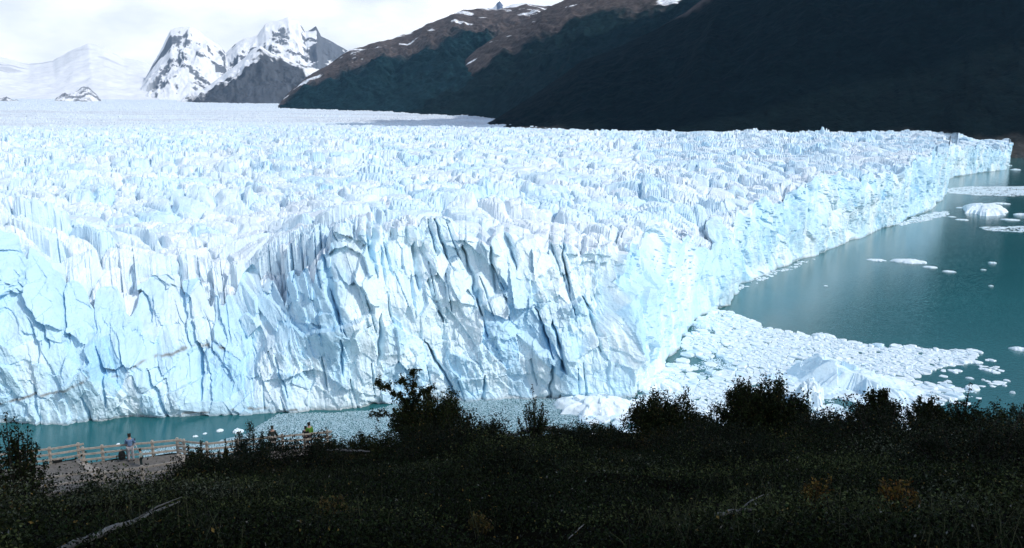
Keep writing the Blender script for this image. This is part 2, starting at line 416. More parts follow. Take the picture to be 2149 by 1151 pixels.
    for pts in ([(0, 838), (120, 812), (235, 770), (262, 775)], [(245, 785), (330, 758), (455, 742), (470, 750)], [(380, 862), (470, 850), (640, 852)],
                [(0, 905), (150, 878), (330, 872)]):
        sx = [np.interp(px_, gx, gs) for px_, _ in pts]; sz = []
        for px_, py_ in pts:
            az_, el_ = azel(px_, py_); rr = np.interp(px_, gx, gR) + 6; sz.append(CAMZ + el_ * rr)
        zz = np.interp(Sg, sx, sz, left=-99, right=-99) + 0.9 * fbm(Sg / 5, Z * 0, 66, 3)
        dirt = np.maximum(dirt, np.exp(-((Z - zz) / 0.5) ** 2) * sstep(-0.4, 0.2, fbm(Sg / 3, Z / 2, 67, 3)))
    dirt = np.maximum(dirt, 0.55 * np.exp(-(Z / 0.9) ** 2))
    colf = colf + (np.array((0.20, 0.19, 0.17)) - colf) * (0.88 * dirt)[..., None]
    mt = sstep(-0.15, 0.9, 0.15 + 0.6 * fbm(bx / 45, by / 30, 62, 4) + 0.9 * (qs - 0.5)) * np.interp(Rt, [300, 2600, 4000], [0.8, 0.7, 0.1])
    colt = white + (blue - white) * mt[..., None]
    gd = sstep(0.38, 0.8, fbm(bx / 120, by / 45, 63, 4)) * 0.35 + sstep(0.45, 0.7, fbm(bx / 4, by / 4, 64, 3)) * 0.25
    gd = gd * np.interp(Rt, [300, 1500, 3000], [1, 0.5, 0.0])
    gd = np.maximum(gd, 0.5 * sstep(3100, 3500, Rt) * (1 - sstep(5200, 6200, Rt)) * sstep(-0.4, 0.5, fbm(bx / 900, by / 160, 68, 5)))  # grey band painted as cloud shade on the distant ice, with a dirty ice texture
    colt = colt + (np.array((0.56, 0.57, 0.60)) - colt) * gd[..., None]
    col = np.concatenate([colf.reshape(-1, 3), colt.reshape(-1, 3)])
    v = np.stack([X.ravel(), Y.ravel(), Zz.ravel()], 1)
    o = mesh_np('glacier', v, grid_faces(X.shape[0], NC), M_ICE, col=np.clip(col, 0, 1))
    tag(o, 'broad blue white glacier with a jagged ice cliff above the lake', kind='structure')
make_glacier()

# ------------------------------------------------------------------ mountains
def mountain(name, sky, rr, base, nc, nr, seed, colorfn, m, gully=0.0, gsize=300.0, rough=0.0, p=0.9, label=None, back=0.5, skyn=0.0):
    """sky: skyline in photo pixels; rr: ridge distance (px, r); base: (px, r, z) of the foot"""
    ae = np.array([azel(*q_) for q_ in sky]); a0 = ae[:, 0]
    az = np.linspace(a0[0], a0[-1], nc)
    te = np.interp(az, a0, ae[:, 1])
    pxc = np.interp(az, a0, [q_[0] for q_ in sky])
    Rr = np.interp(pxc, *zip(*rr)); Rb = np.interp(pxc, [b_[0] for b_ in base], [b_[1] for b_ in base])
    Zb = np.interp(pxc, [b_[0] for b_ in base], [b_[2] for b_ in base])
    Zr = CAMZ + te * Rr
    if skyn: Zr = Zr + skyn * fbm(az * Rr / (gsize * 0.4), az * 0, seed + 5, 4)
    u = np.concatenate([np.linspace(0, 1, nr), np.linspace(1, 1 + back, nr // 4)[1:]])[:, None]
    uf = np.minimum(u, 1); ub = np.maximum(u - 1, 0)
    R = Rb + (Rr - Rb) * (uf + ub)
    arc = (az * Rr.mean())[None, :] + 0 * R
    H = np.maximum(Zr - Zb, 1.0)[None, :]
    Zq = Zb[None, :] + H * (uf ** p) * (1 - 1.1 * ub)
    env = np.sin(np.pi * np.clip(uf, 0, 1)) ** 0.75 * (ub == 0)
    dn = (R - Rb)
    w = arc + 0.35 * gsize * fbm(arc / gsize, dn / gsize, seed + 1, 3)
    gl = ridged(w / gsize, dn / (gsize * 3.2), seed + 2, 5) - 0.6
    Zq = Zq + gully * gl * env + rough * fbm(arc / (gsize * 0.3), dn / (gsize * 0.3), seed + 3, 5) * np.maximum(env, 0.25)
    X, Y = np.sin(az)[None, :] * R, np.cos(az)[None, :] * R
    dz = np.gradient(Zq, axis=0) / np.maximum(np.abs(np.gradient(R, axis=0)), 1)
    dx = np.gradient(Zq, axis=1) / np.maximum(np.gradient(arc, axis=1), 1e-3)
    info = dict(u=uf + 0 * R, z=Zq, arc=arc, dn=dn, px=pxc[None, :] + 0 * R, gl=gl, dz=dz, dx=dx, R=R,
                py=CY - F * np.tan(np.arctan((Zq - CAMZ) / R) + PITCH))
    col = colorfn(**info)
    o = mesh_np(name, np.stack([X.ravel(), Y.ravel(), Zq.ravel()], 1), grid_faces(*X.shape), m, smooth=True, col=np.clip(col.reshape(-1, 3), 0, 1))
    return tag(o, label, kind='structure')
def mixc(a, b, m): return a + (b - a) * m[..., None]
FOREST, BROWN, SNOW, ROCK = (np.array(c) for c in ((0.008, 0.020, 0.022), (0.108, 0.090, 0.084), (0.86, 0.88, 0.90), (0.15, 0.17, 0.20)))  # ROCK is tinted bluish in place of distance haze

def col_mid(u, z, arc, dn, px, gl, R, **k_):
    n1 = fbm(arc / 160, dn / 500, 301, 4); n2 = fbm(arc / 60, dn / 60, 302, 4)
    tl = np.interp(px, [560, 700, 800, 900, 1000, 1150], [0.55, 0.66, 0.66, 0.62, 0.60, 0.55])
    b = sstep(-0.07, 0.09, u - tl + 0.12 * n1 + 0.05 * n2 - 0.10 * (gl - 0.0))
    c = mixc(np.array((0.011, 0.031, 0.037)) * (1 + 0.5 * n2[..., None]), BROWN * (1 + 0.3 * n2[..., None]), b)  # haze teal painted into this ridge's forest colour
    s = sstep(0.30, 0.36, fbm(arc / 220, dn / 90, 303, 4) + 0.9 * (u - 0.93)) * (u > 0.75)
    return mixc(c, SNOW, s)
mountain('mountain_ridge', [(540, 262), (580, 226), (612, 188), (650, 158), (700, 128), (735, 106), (800, 86), (862, 70), (905, 46), (940, 32), (972, 21), (1010, 20), (1040, 21),
          (1075, 14), (1110, 8), (1150, 14), (1200, 20), (1300, 30)], [(540, 7400), (1300, 7000)],
         [(540, 6500, 100), (700, 5900, 110), (1000, 4500, 80), (1200, 3600, 50), (1300, 3600, 50)], 520, 240, 300, col_mid, M_MTN, gully=120, gsize=330, rough=40, p=0.85,
         label='brown topped ridge with dark forest below and small snow patches', skyn=10)

def col_big(u, z, arc, dn, px, gl, R, **k_):
    n1 = fbm(arc / 130, dn / 420, 311, 4); n2 = fbm(arc / 50, dn / 50, 312, 4)
    b = sstep(-0.06, 0.08, u - 0.66 + 0.13 * n1 + 0.04 * n2 - 0.22 * gl)
    c = mixc(FOREST * (1 + 0.4 * n2[..., None]), BROWN * 0.85 * (1 + 0.3 * n2[..., None]), b)
    s = sstep(0.42, 0.46, fbm(arc / 120, dn / 70, 313, 4)) * (u > 0.86)
    s = np.maximum(s, sstep(0.0, 0.3, 1 - np.hypot((k_['py'] - 4) / 12, (px - 1412 + 1.2 * (k_['py'] - 4)) / 26) + 0.5 * n2))
    return mixc(c, SNOW, s)
mountain('mountain_ridge', [(850, 248), (880, 214), (940, 165), (1000, 104), (1060, 66), (1110, 38), (1165, 8), (1230, -20), (1300, -40), (1420, -60), (1560, -90), (1750, -120)],
         [(850, 5600), (1750, 5200)], [(850, 4900, 90), (1000, 4300, 80), (1170, 3300, 45), (1400, 3100, 40), (1750, 3000, 30)], 480, 240, 320, col_big, M_MTN,
         gully=95, gsize=300, rough=26, p=0.9, label='bare brown mountain shoulder above a ragged treeline, snow near its top', skyn=8)

def col_dark(u, z, arc, dn, px, gl, R, **k_):
    n2 = fbm(arc / 40, dn / 40, 322, 5)
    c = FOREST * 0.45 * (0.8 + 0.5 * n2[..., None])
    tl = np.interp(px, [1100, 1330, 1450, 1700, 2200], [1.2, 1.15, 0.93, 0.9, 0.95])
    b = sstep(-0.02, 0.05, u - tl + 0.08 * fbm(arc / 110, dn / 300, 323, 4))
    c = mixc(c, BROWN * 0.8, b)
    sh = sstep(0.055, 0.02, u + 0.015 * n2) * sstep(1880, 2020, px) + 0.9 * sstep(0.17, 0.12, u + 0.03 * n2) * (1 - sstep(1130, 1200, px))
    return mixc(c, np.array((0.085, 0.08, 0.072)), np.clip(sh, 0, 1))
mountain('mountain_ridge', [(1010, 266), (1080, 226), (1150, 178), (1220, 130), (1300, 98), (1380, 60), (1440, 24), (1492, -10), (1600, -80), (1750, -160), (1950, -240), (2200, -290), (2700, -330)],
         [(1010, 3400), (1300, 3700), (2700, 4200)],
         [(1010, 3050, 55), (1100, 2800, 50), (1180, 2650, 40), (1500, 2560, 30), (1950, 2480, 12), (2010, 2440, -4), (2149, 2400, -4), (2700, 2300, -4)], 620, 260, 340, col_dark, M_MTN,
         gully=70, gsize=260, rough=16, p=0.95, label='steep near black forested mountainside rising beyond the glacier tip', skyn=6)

def col_snow(u, z, arc, dn, px, py, gl, dx, dz, **k_):
    n2 = fbm(arc / 220, dn / 160, 331, 5); n3 = fbm(arc / 60, dn / 420, 333, 4)
    st = np.hypot(dx, dz)
    rk = sstep(0.02, 0.22, n2 * 0.9 + 0.35 * n3 + (st - 0.95) * 0.45 - 0.10 + 0.25 * sstep(600, 680, px) + 0.3 * sstep(636, 660, px))
    rk = rk * sstep(290, 330, px)
    return mixc(SNOW + 0 * u[..., None], ROCK * (1 + 0.25 * n3[..., None]), rk)
mountain('snowy_mountain', [(262, 226), (300, 172), (322, 132), (342, 96), (358, 64), (378, 58), (398, 56), (420, 66), (440, 84), (462, 98), (474, 112), (494, 92), (512, 80), (540, 74), (556, 52),
          (580, 44), (604, 36), (626, 44), (640, 66), (650, 64), (663, 56), (674, 76), (690, 84), (712, 96), (735, 108), (790, 150)], [(262, 12600), (790, 12000)],
         [(262, 11000, 240), (790, 10200, 240)], 420, 170, 360, col_snow, M_FARM, gully=260, gsize=520, rough=70, p=1.0,
         label='snow covered rocky peaks below white cloud', skyn=16)
def col_front(u, z, arc, dn, px, py, gl, dx, dz, **k_):
    n2 = fbm(arc / 150, dn / 150, 341, 5); n3 = fbm(arc / 60, dn / 300, 343, 4)
    s = sstep(0.0, 0.12, u - np.interp(px, [380, 470, 545, 640, 760], [0.35, 0.62, 0.80, 0.80, 0.9]) + 0.28 * n2 + 0.12 * n3)
    return mixc(ROCK * 0.62 * (1 + 0.3 * n3[..., None]), SNOW, s)
mountain('snowy_mountain', [(372, 224), (392, 206), (430, 186), (470, 158), (505, 128), (530, 104), (546, 99), (570, 112), (600, 122), (640, 138), (690, 150), (770, 190)],
         [(372, 10100), (770, 9800)], [(372, 9000, 215), (770, 8300, 190)], 300, 140, 370, col_front, M_FARM, gully=150, gsize=330, rough=60, p=0.95,
         label='dark grey rock spur with snow bands in front of the white peaks', skyn=12)
def col_field(u, z, arc, dn, px, py, **k_):
    n2 = fbm(arc / 500, dn / 260, 351, 5)
    rk = sstep(0.35, 0.55, n2 + 0.12 * (px < 60)) * sstep(0.4, 0.7, u) * 0.5
    return mixc(SNOW + 0 * u[..., None], np.array((0.42, 0.45, 0.5)), rk)
mountain('snowfield', [(-700, 60), (-300, 80), (0, 118), (60, 134), (110, 128), (150, 108), (185, 92), (215, 96), (260, 122), (300, 130), (360, 150), (460, 180)], [(-700, 14500), (460, 14500)],
         [(-700, 10500, 235), (460, 10500, 245)], 300, 120, 380, col_field, M_FARM, gully=60, gsize=900, rough=30, p=1.2, label='smooth white icefield slopes rising into cloud', skyn=30)
def col_top(u, arc, dn, px, **k_):
    n2 = fbm(arc / 60, dn / 60, 371, 4)
    return mixc(SNOW + 0 * u[..., None], ROCK * np.array((0.8, 0.95, 1.2)), sstep(7.5, 5.5, np.abs(px - 1049) + 2 * n2) * sstep(0.55, 0.7, u))
mountain('snowy_mountain', [(985, 40), (1012, 24), (1024, 17), (1036, 16), (1044, 5), (1049, 2), (1054, 9), (1060, 14), (1076, 9), (1100, 7), (1130, 9), (1170, 20)], [(985, 8700), (1170, 8700)],
         [(985, 7900, 900), (1170, 7900, 900)], 160, 60, 375, col_top, M_FARM, gully=25, gsize=120, rough=12, p=0.9, label='small snow dome with a dark pinnacle behind the brown ridge', skyn=5)
def col_nun(u, z, arc, dn, px, gl, **k_):
    n2 = fbm(arc / 70, dn / 50, 361, 5); n3 = fbm(arc / 26, z / 26, 364, 3)
    return mixc(np.array((0.26, 0.28, 0.31)) * (1 + 0.3 * n3[..., None]), SNOW, sstep(0.0, 0.3, n2 + 0.15))
mountain('rock_outcrop', [(108, 217), (118, 208), (128, 198), (150, 196), (164, 190), (172, 180), (186, 184), (200, 196), (210, 208), (216, 216)], [(100, 9900), (220, 9900)],
         [(100, 9400, 215), (220, 9400, 215)], 120, 50, 390, col_nun, M_FARM, gully=40, gsize=90, rough=22, p=0.7, label='grey snow dusted rock knob standing out of the far ice', skyn=18)
mountain('rock_outcrop', [(-90, 222), (-20, 214), (14, 204), (30, 210), (52, 216)], [(-90, 9700), (60, 9700)],
         [(-90, 9300, 212), (60, 9300, 212)], 90, 40, 395, col_nun, M_FARM, gully=30, gsize=90, rough=18, p=0.7, label='low grey rocks in the far ice at the picture edge', skyn=12)


# ------------------------------------------------------------------ haze, and unseen clouds added for their shade
def make_haze():
    m = bpy.data.materials.new('haze'); m.use_nodes = True
    n, l = m.node_tree.nodes, m.node_tree.links
    n.remove(n['Principled BSDF'])
    v = n.new('ShaderNodeVolumePrincipled')
    v.inputs['Color'].default_value = (0.26, 0.60, 0.96, 1); v.inputs['Density'].default_value = 1.25e-5
    v.inputs['Anisotropy'].default_value = 0.0
    l.new(v.outputs[0], n['Material Output'].inputs['Volume'])
    b = MB(); x0, x1, y0, y1, z0, z1 = -15000, 15000, -400, 22000, -40, 2600
    b.add([(x0, y0, z0), (x1, y0, z0), (x1, y1, z0), (x0, y1, z0), (x0, y0, z1), (x1, y0, z1), (x1, y1, z1), (x0, y1, z1)],
          [(3, 2, 1, 0), (4, 5, 6, 7), (0, 1, 5, 4), (1, 2, 6, 5), (2, 3, 7, 6), (3, 0, 4, 7)])
    tag(b.build('haze', m), kind='stuff')
make_haze()

def make_shade_cloud(cx, cy, cz, rx, ry, rz, seed, label):  # clouds outside the view, added only to cast shade
    nu, nv = 96, 48
    th = np.linspace(0, 2 * np.pi, nu, endpoint=False)[None, :]; ph = np.linspace(0.001, np.pi - 0.001, nv)[:, None]
    dx, dy, dz = np.cos(th) * np.sin(ph), np.sin(th) * np.sin(ph), np.cos(ph) + 0 * th
    wob = 1 + 0.30 * fbm(dx * 2.2 + 7 + dz, dy * 2.2 + 3 + dz, seed, 5) + 0.16 * ridged(dx * 4 + dz * 2, dy * 4 - dz, seed + 3, 3)
    dzf = np.where(dz < 0, dz * 0.35, dz)
    X, Y, Zc = cx + rx * dx * wob, cy + ry * dy * wob, cz + rz * dzf * wob
    v = np.stack([X.ravel(), Y.ravel(), Zc.ravel()], 1)
    i = np.arange(nv - 1)[:, None] * nu; j = np.arange(nu)[None, :]; j2 = (j + 1) % nu
    f = np.stack([(i + nu + j).ravel(), (i + nu + j2).ravel(), (i + j2).ravel(), (i + j).ravel()], 1)
    o = mesh_np('cloud', v, f, M_CLOUD, smooth=True)
    return tag(o, label, kind='structure')
M_CLOUD = mat('cloud_white', (0.85, 0.85, 0.86), rough=1.0, spec=0.0)
def sunward(x, y, z, zc): k_ = (zc - z) / SUN.z; return x + SUN.x * k_, y + SUN.y * k_, zc
make_shade_cloud(*sunward(25, 3, 95, 1540), 125, 33, 24, 501, 'small unseen cloud added to shade the near hillside')
make_shade_cloud(*sunward(2000, 3450, 450, 3700), 2000, 950, 450, 500, 'broad unseen cloud added to shade the dark mountainside')

# ------------------------------------------------------------------ foreground hillside
RIDGE = [(-500, 1076, 40), (0, 1072, 41), (120, 1064, 42), (200, 1056, 43), (300, 1038, 44), (400, 1010, 45), (520, 982, 46), (640, 962, 46), (850, 946, 45), (1050, 930, 44),
         (1250, 922, 43), (1450, 918, 42), (1700, 916, 42), (1950, 910, 42), (2149, 906, 42), (2700, 900, 42)]
FENCE = [(-30, 990), (40, 981), (107, 973.5), (168, 964), (176, 973), (217, 968.5), (270, 963), (322, 958.5), (374, 953), (404, 957), (436, 961.5), (500, 955), (560, 949), (594, 945), (640, 941), (690, 936)]
DECKZ = float(at_r(273, 967, 54)[2])
_ra = np.array([azel(x, y) + (d_,) for x, y, d_ in RIDGE])
_fp = [at_z(x, y, DECKZ) for x, y in FENCE]
_fa = np.array([(math.atan2(p_[0], p_[1]), math.hypot(p_[0], p_[1])) for p_ in _fp])
_fa = _fa[np.argsort(_fa[:, 0])]
_b9 = np.array([azel(x, 1151) for x in (-500, 0, 1074, 2149, 2700)])
def ground(x, y):
    x, y = np.asarray(x, float), np.asarray(y, float)
    az, r = np.arctan2(x, np.maximum(y, 1e-3)), np.hypot(x, y)
    te, de = np.interp(az, _ra[:, 0], _ra[:, 1]), np.interp(az, _ra[:, 0], _ra[:, 2])
    t9 = np.interp(az, _b9[:, 0], _b9[:, 1])
    zn = CAMZ - 1.7 + (t9 * 9 + 1.7) * np.minimum(r, 9) / 9                    # from the feet down to nine metres out
    q = np.clip(np.log(np.maximum(r, 9) / 9) / np.log(de / 9), 0, 1)
    zs = CAMZ + np.minimum(r, de) * (t9 + (te - t9) * q ** 0.85)
    z = np.where(r < 9, zn, zs)
    over = np.maximum(r - de, 0)
    ze = CAMZ + de * te
    left = sstep(-0.20, -0.25, az)                # level shelf that carries the viewing platform
    fall_r = ze - 0.30 * np.minimum(over, 3) - 0.78 * np.maximum(over - 3, 0)
    shelf = np.where(over < 5, ze + (DECKZ - 0.25 - ze) * sstep(0, 5, over), DECKZ - 0.25)
    rf = np.interp(az, _fa[:, 0], _fa[:, 1]) + 0.9
    shelf = np.where(r > rf, shelf - 1.1 * (r - rf), shelf)
    z = np.where(over > 0, fall_r * (1 - left) + shelf * left, z)
    bump = 0.55 * fbm(x / 7, y / 7, 401, 3) + 0.20 * fbm(x / 1.8, y / 1.8, 402, 2)
    w = np.where(over > 0, np.maximum(0, 1 - over / 3) * (1 - left) + 0.0, 1) * np.clip((r - 8) / 12, 0, 1)
    return np.maximum(z + bump * w * (1 - 0.75 * q ** 6), -6)
def make_hill():
    az = np.linspace(math.radians(-60), math.radians(60), 420)[None, :]
    r = np.concatenate([np.linspace(0.5, 9, 26), np.geomspace(9.2, 62, 170), np.geomspace(62.5, 200, 60)])[:, None]
    X, Y = np.sin(az) * r, np.cos(az) * r
    Zg = ground(X, Y)
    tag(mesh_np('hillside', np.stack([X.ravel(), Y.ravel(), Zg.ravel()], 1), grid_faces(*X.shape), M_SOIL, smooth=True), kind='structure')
make_hill()
def gpt(px, r):                                # a point on the ground in the photo column px at r metres
    y = 1000
    a = azel(px, y)[0]; p_ = np.array((math.sin(a) * r, math.cos(a) * r, 0.0)); p_[2] = float(ground(p_[0], p_[1])); return p_

# ------------------------------------------------------------------ leaves and twigs
RNG = np.random.default_rng(7)
def leaf_mesh(name, pos, nrm_bias, size, cols, parent=None, long=1.5, kind=None):
    """one small bent leaf (two triangles) per position"""
    N = len(pos)
    a = RNG.normal(size=(N, 3)); a[:, 2] = a[:, 2] * 0.6 + nrm_bias; a /= np.linalg.norm(a, axis=1)[:, None]
    b = np.cross(a, RNG.normal(size=(N, 3))); b /= np.linalg.norm(b, axis=1)[:, None]
    c = np.cross(a, b)
    s = (size * RNG.uniform(0.6, 1.35, N))[:, None]
    v = np.stack([pos - b * s * long * 0.5, pos + c * s * 0.42 + a * s * 0.12, pos + b * s * long * 0.5, pos - c * s * 0.42 + a * s * 0.12], 1).reshape(-1, 3)
    i = np.arange(N)[:, None] * 4
    f = np.concatenate([i + np.array([[0, 1, 2]]), i + np.array([[0, 2, 3]])])
    col = np.repeat(cols, 4, axis=0)
    return mesh_np(name, v, f, M_LEAF, parent=parent, col=col)
def leaf_cols(n, base, spread=0.35, odd=None, odd_p=0.0):
    c = np.array(base)[None, :] * (1 + spread * RNG.normal(size=(n, 1))) * (1 + 0.12 * RNG.normal(size=(n, 3)))
    if odd is not None:
        k_ = RNG.random(n) < odd_p
        c[k_] = np.array(odd) * (1 + 0.3 * RNG.normal(size=(k_.sum(), 1)))
    return np.clip(c, 0.003, 0.6)
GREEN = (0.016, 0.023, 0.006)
def shrub(px, base_r, wpx, hpx, label, cat='bush', name='shrub', twigs=60, leaf=0.07, per=60, upright=0.6, group=None, lean=(0, 0), green=GREEN, odd_p=0.03,
          extra=None, dome=0.5, sink=0.3, depth=0.8):
    """woody stems that fork into many leafy twigs; wpx / hpx = its size in the photograph"""
    p0 = gpt(px, base_r)
    depth_m = base_r * 1.02; k_ = depth_m / F
    wid, hei = wpx * k_, hpx * k_ * 1.06 + sink
    root = empty(name, (p0[0], p0[1], p0[2] - sink))
    tag(root, label, cat, group)
    st = MB(); L = []
    for i in range(twigs):
        a = random.uniform(0, 2 * math.pi); rad = math.sqrt(random.random())
        ex, ey = math.cos(a) * rad, math.sin(a) * rad
        top = hei * (1 - (1 - dome * 0 - 0.0) * (1 - math.sqrt(max(0, 1 - rad * rad))) * dome) * random.uniform(0.62, 1.0)
        if random.random() < 0.16: top *= random.uniform(1.05, 1.28)
        top *= 0.86 + 0.28 * math.sin(ex * 5.0 + base_r * 3.1 + px * 0.7) ** 2
        b0 = Vector((ex * wid * 0.10, ey * wid * 0.10, 0))
        tip = Vector((ex * wid * 0.5 + lean[0] * top, ey * wid * 0.5 * depth + lean[1] * top, top))
        mid = b0.lerp(tip, 0.5) + Vector((ex, ey, 0)) * wid * (0.10 if upright < 0.5 else 0.02) + Vector((random.gauss(0, 1), random.gauss(0, 1), random.gauss(0, 1))) * wid * 0.03
        pts = []
        for q in range(7):
            t = q / 6; pts.append(b0 * (1 - t) ** 2 + mid * 2 * t * (1 - t) + tip * t * t)
        r0 = 0.012 + 0.010 * hei
        if i % 2 == 0 or twigs < 40: st.tube(pts, [r0 * (1 - 0.85 * q / 6) for q in range(7)], 4)
        n_ = int(per * 1.7 * random.uniform(0.7, 1.3))
        t = np.sqrt(RNG.uniform(0.06, 1, n_)); P = np.array([list(v) for v in pts]); ix = np.minimum((t * 6).astype(int), 5); fq = (t * 6 - ix)[:, None]
        pos = P[ix] * (1 - fq) + P[ix + 1] * fq
        sp = wid * 0.5 * (0.20 - 0.14 * t)[:, None] * (1 if twigs > 25 else 0.6)
        pos = pos + RNG.normal(size=(n_, 3)) * (sp * 0.6 + 0.02)
        L.append(pos)
    if extra:
        for poly, r_, dens in extra:                      # limbs given by points relative to the base, in photo pixels
            pts = [Vector((x * k_, dy, y * k_ * 1.06 + sink)) for x, y, dy in poly]
            fine = []
            for a_, b_ in zip(pts[:-1], pts[1:]):
                for t in (0, 0.34, 0.67): fine.append(a_.lerp(b_, t) + Vector((random.gauss(0, 1), random.gauss(0, 1), random.gauss(0, 1))) * 0.03)
            fine.append(pts[-1])
            st.tube(fine, [r_ * (1 - 0.8 * i / (len(fine) - 1)) for i in range(len(fine))], 5)
            for j in range(len(fine) - 1):
                for w_ in range(dens):
                    s0 = fine[j].lerp(fine[j + 1], random.random())
                    e0 = s0 + Vector((random.gauss(0, 0.20), random.gauss(0, 0.20), random.gauss(0.10, 0.16)))
                    st.tube([s0, e0], [0.012, 0.004], 3)
                    n_ = random.randint(14, 30)
                    tt = RNG.uniform(0.2, 1.1, n_)[:, None]
                    L.append(np.array(list(s0)) * (1 - tt) + np.array(list(e0)) * tt + RNG.normal(size=(n_, 3)) * 0.055)
    st.build('stem', M_BARK, root)
    pos = np.concatenate(L); pos = pos[pos[:, 2] > 0.02]
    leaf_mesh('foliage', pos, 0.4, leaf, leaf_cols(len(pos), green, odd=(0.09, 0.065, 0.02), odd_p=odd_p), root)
    return root
random.seed(5)
EVERG = (0.010, 0.020, 0.012)
shrub(38, 38, 118, 185, 'tall dark shrub at the left picture edge beside the viewing platform', twigs=70, per=60, leaf=0.075, upright=0.7, dome=0.75, lean=(-0.05, 0))
shrub(182, 43.6, 26, 42, 'thin sprig poking up before the near rail of the platform', cat='plant', name='sapling', twigs=12, per=24, leaf=0.06)
shrub(415, 45, 44, 78, 'small rounded dark bush just right of the platform corner', twigs=40, per=50)
shrub(530, 46, 100, 88, 'spiky conifer like bush in front of the third fence run', twigs=55, per=60, green=EVERG, upright=0.3, dome=0.7)
shrub(474, 46, 28, 58, 'narrow leafy clump left of the conifer like bush', twigs=18, per=45)
shrub(908, 42, 190, 134, 'big dense bush with an arching leafy limb on its left side', twigs=210, per=78, leaf=0.082, dome=0.45, odd_p=0.05,
      extra=[([(-60, 10, 0), (-52, 60, 0.1), (-40, 110, 0.2), (-38, 150, 0.1), (-34, 176, 0)], 0.07, 6),
             ([(-45, 95, 0.1), (-70, 120, 0.0), (-95, 138, -0.1), (-120, 150, 0)], 0.04, 6),
             ([(-50, 70, 0.1), (-85, 82, 0), (-110, 80, 0.1), (-142, 74, 0)], 0.035, 3),
             ([(-40, 120, 0), (-60, 150, 0.2), (-65, 150, 0.2)], 0.02, 5),
             ([(-38, 100, 0), (-15, 130, 0.1), (5, 136, 0.2)], 0.03, 5)])
shrub(1022, 43.5, 60, 46, 'low twiggy growth at the right foot of the big bush', twigs=22, per=34)
shrub(1120, 42.5, 74, 92, 'slender upright shrub alone before the ice filled water', twigs=30, per=52, dome=0.35, odd_p=0.0)
shrub(1385, 41.5, 180, 96, 'broad dome shaped bush on the ridge right of the dead log', twigs=195, leaf=0.085, per=60, dome=0.7)
shrub(1290, 42, 60, 34, 'loose low twigs left of the dome shaped bush', twigs=20, per=26)
shrub(1592, 41, 205, 114, 'widest dark bush with an uneven top in front of the pack ice', twigs=225, leaf=0.085, per=70, dome=0.6)
shrub(1545, 41, 60, 118, 'upright leader rising from the left part of the widest bush', twigs=26, per=55)
shrub(1716, 41.5, 40, 58, 'see through sprig standing against the large iceberg', cat='plant', name='sapling', twigs=12, per=16, leaf=0.055)
shrub(1832, 41.5, 92, 84, 'rounded bush below the right end of the large iceberg', twigs=90, leaf=0.085, per=60, dome=0.55)
shrub(1930, 41.5, 76, 64, 'low square topped bush near the open water', twigs=66, leaf=0.085, per=55, dome=0.3)
shrub(2010, 41.5, 66, 74, 'spiky stems bush beside the open water at right', twigs=22, per=36)
shrub(1882, 41.5, 16, 46, 'single thin stem between two rounded bushes', cat='plant', name='sapling', twigs=5, per=20, leaf=0.05)
shrub(2080, 41.5, 110, 48, 'low leafy bush near the right picture edge', twigs=40, per=40)
shrub(2150, 41.5, 60, 56, 'last bush at the right picture edge', twigs=24, per=40)
for (px, r_, w_, h_, lb) in [(960, 33, 330, 90, 'dark mound of bush below the big arching bush'), (640, 34, 300, 66, 'dark bush mass under the third fence run'),
                             (1220, 36, 300, 40, 'low dark bush below the dead log'), (1850, 30, 420, 70, 'wide black bush mass on the right slope'),
                             (1500, 33, 330, 56, 'black bush below the widest ridge bush'), (450, 31, 240, 56, 'leafy mound above the long grey branch'),
                             (2060, 22, 330, 110, 'shadowy bush in the lower right corner'), (1080, 20, 260, 60, 'short bush in the middle of the slope'),
                             (190, 27, 240, 40, 'dark bush between the tall left shrub and the long branch'), (1560, 20, 260, 70, 'dense low bush on the lower right slope')]:
    shrub(px, r_, w_, h_, lb, twigs=110, per=70, leaf=0.06 if r_ > 25 else 0.045, dome=0.8, group='low bushes on the slope', green=(0.012, 0.018, 0.008))

for (px, r_, w_, h_, lb) in [(1190, 41, 120, 34, 'low bush strip right of the slender upright shrub'), (1480, 40.5, 110, 48, 'bush filling the dip between the dome bush and the widest bush'),
                             (1700, 40.5, 110, 44, 'low bush under the see through sprig'), (1770, 40.5, 90, 36, 'low bush left of the rounded bush'), (760, 43, 130, 40, 'low leafy strip left of the big arching bush'),
                             (690, 44, 90, 34, 'low leafy strip in front of the green jacket'), (1255, 40.5, 110, 40, 'low bush right of the dead log'), (1650, 40.5, 120, 66, 'bush right of the widest bush, lower than it'), (1760, 40, 130, 58, 'bush in the gap before the rounded bush'), (1465, 40, 120, 66, 'dark bush in the saddle left of the widest bush'),
                             (1975, 40.5, 110, 56, 'bush joining the square topped bush to the spiky one'), (830, 41, 160, 60, 'low dark bush at the left foot of the big arching bush'), (1010, 41, 130, 52, 'dark bush at the right foot of the big arching bush'),
                             (400, 42, 80, 30, 'low bush below the near right timber fence')]:
    shrub(px, r_, w_, h_, lb, twigs=60, per=55, leaf=0.065, dome=0.5)

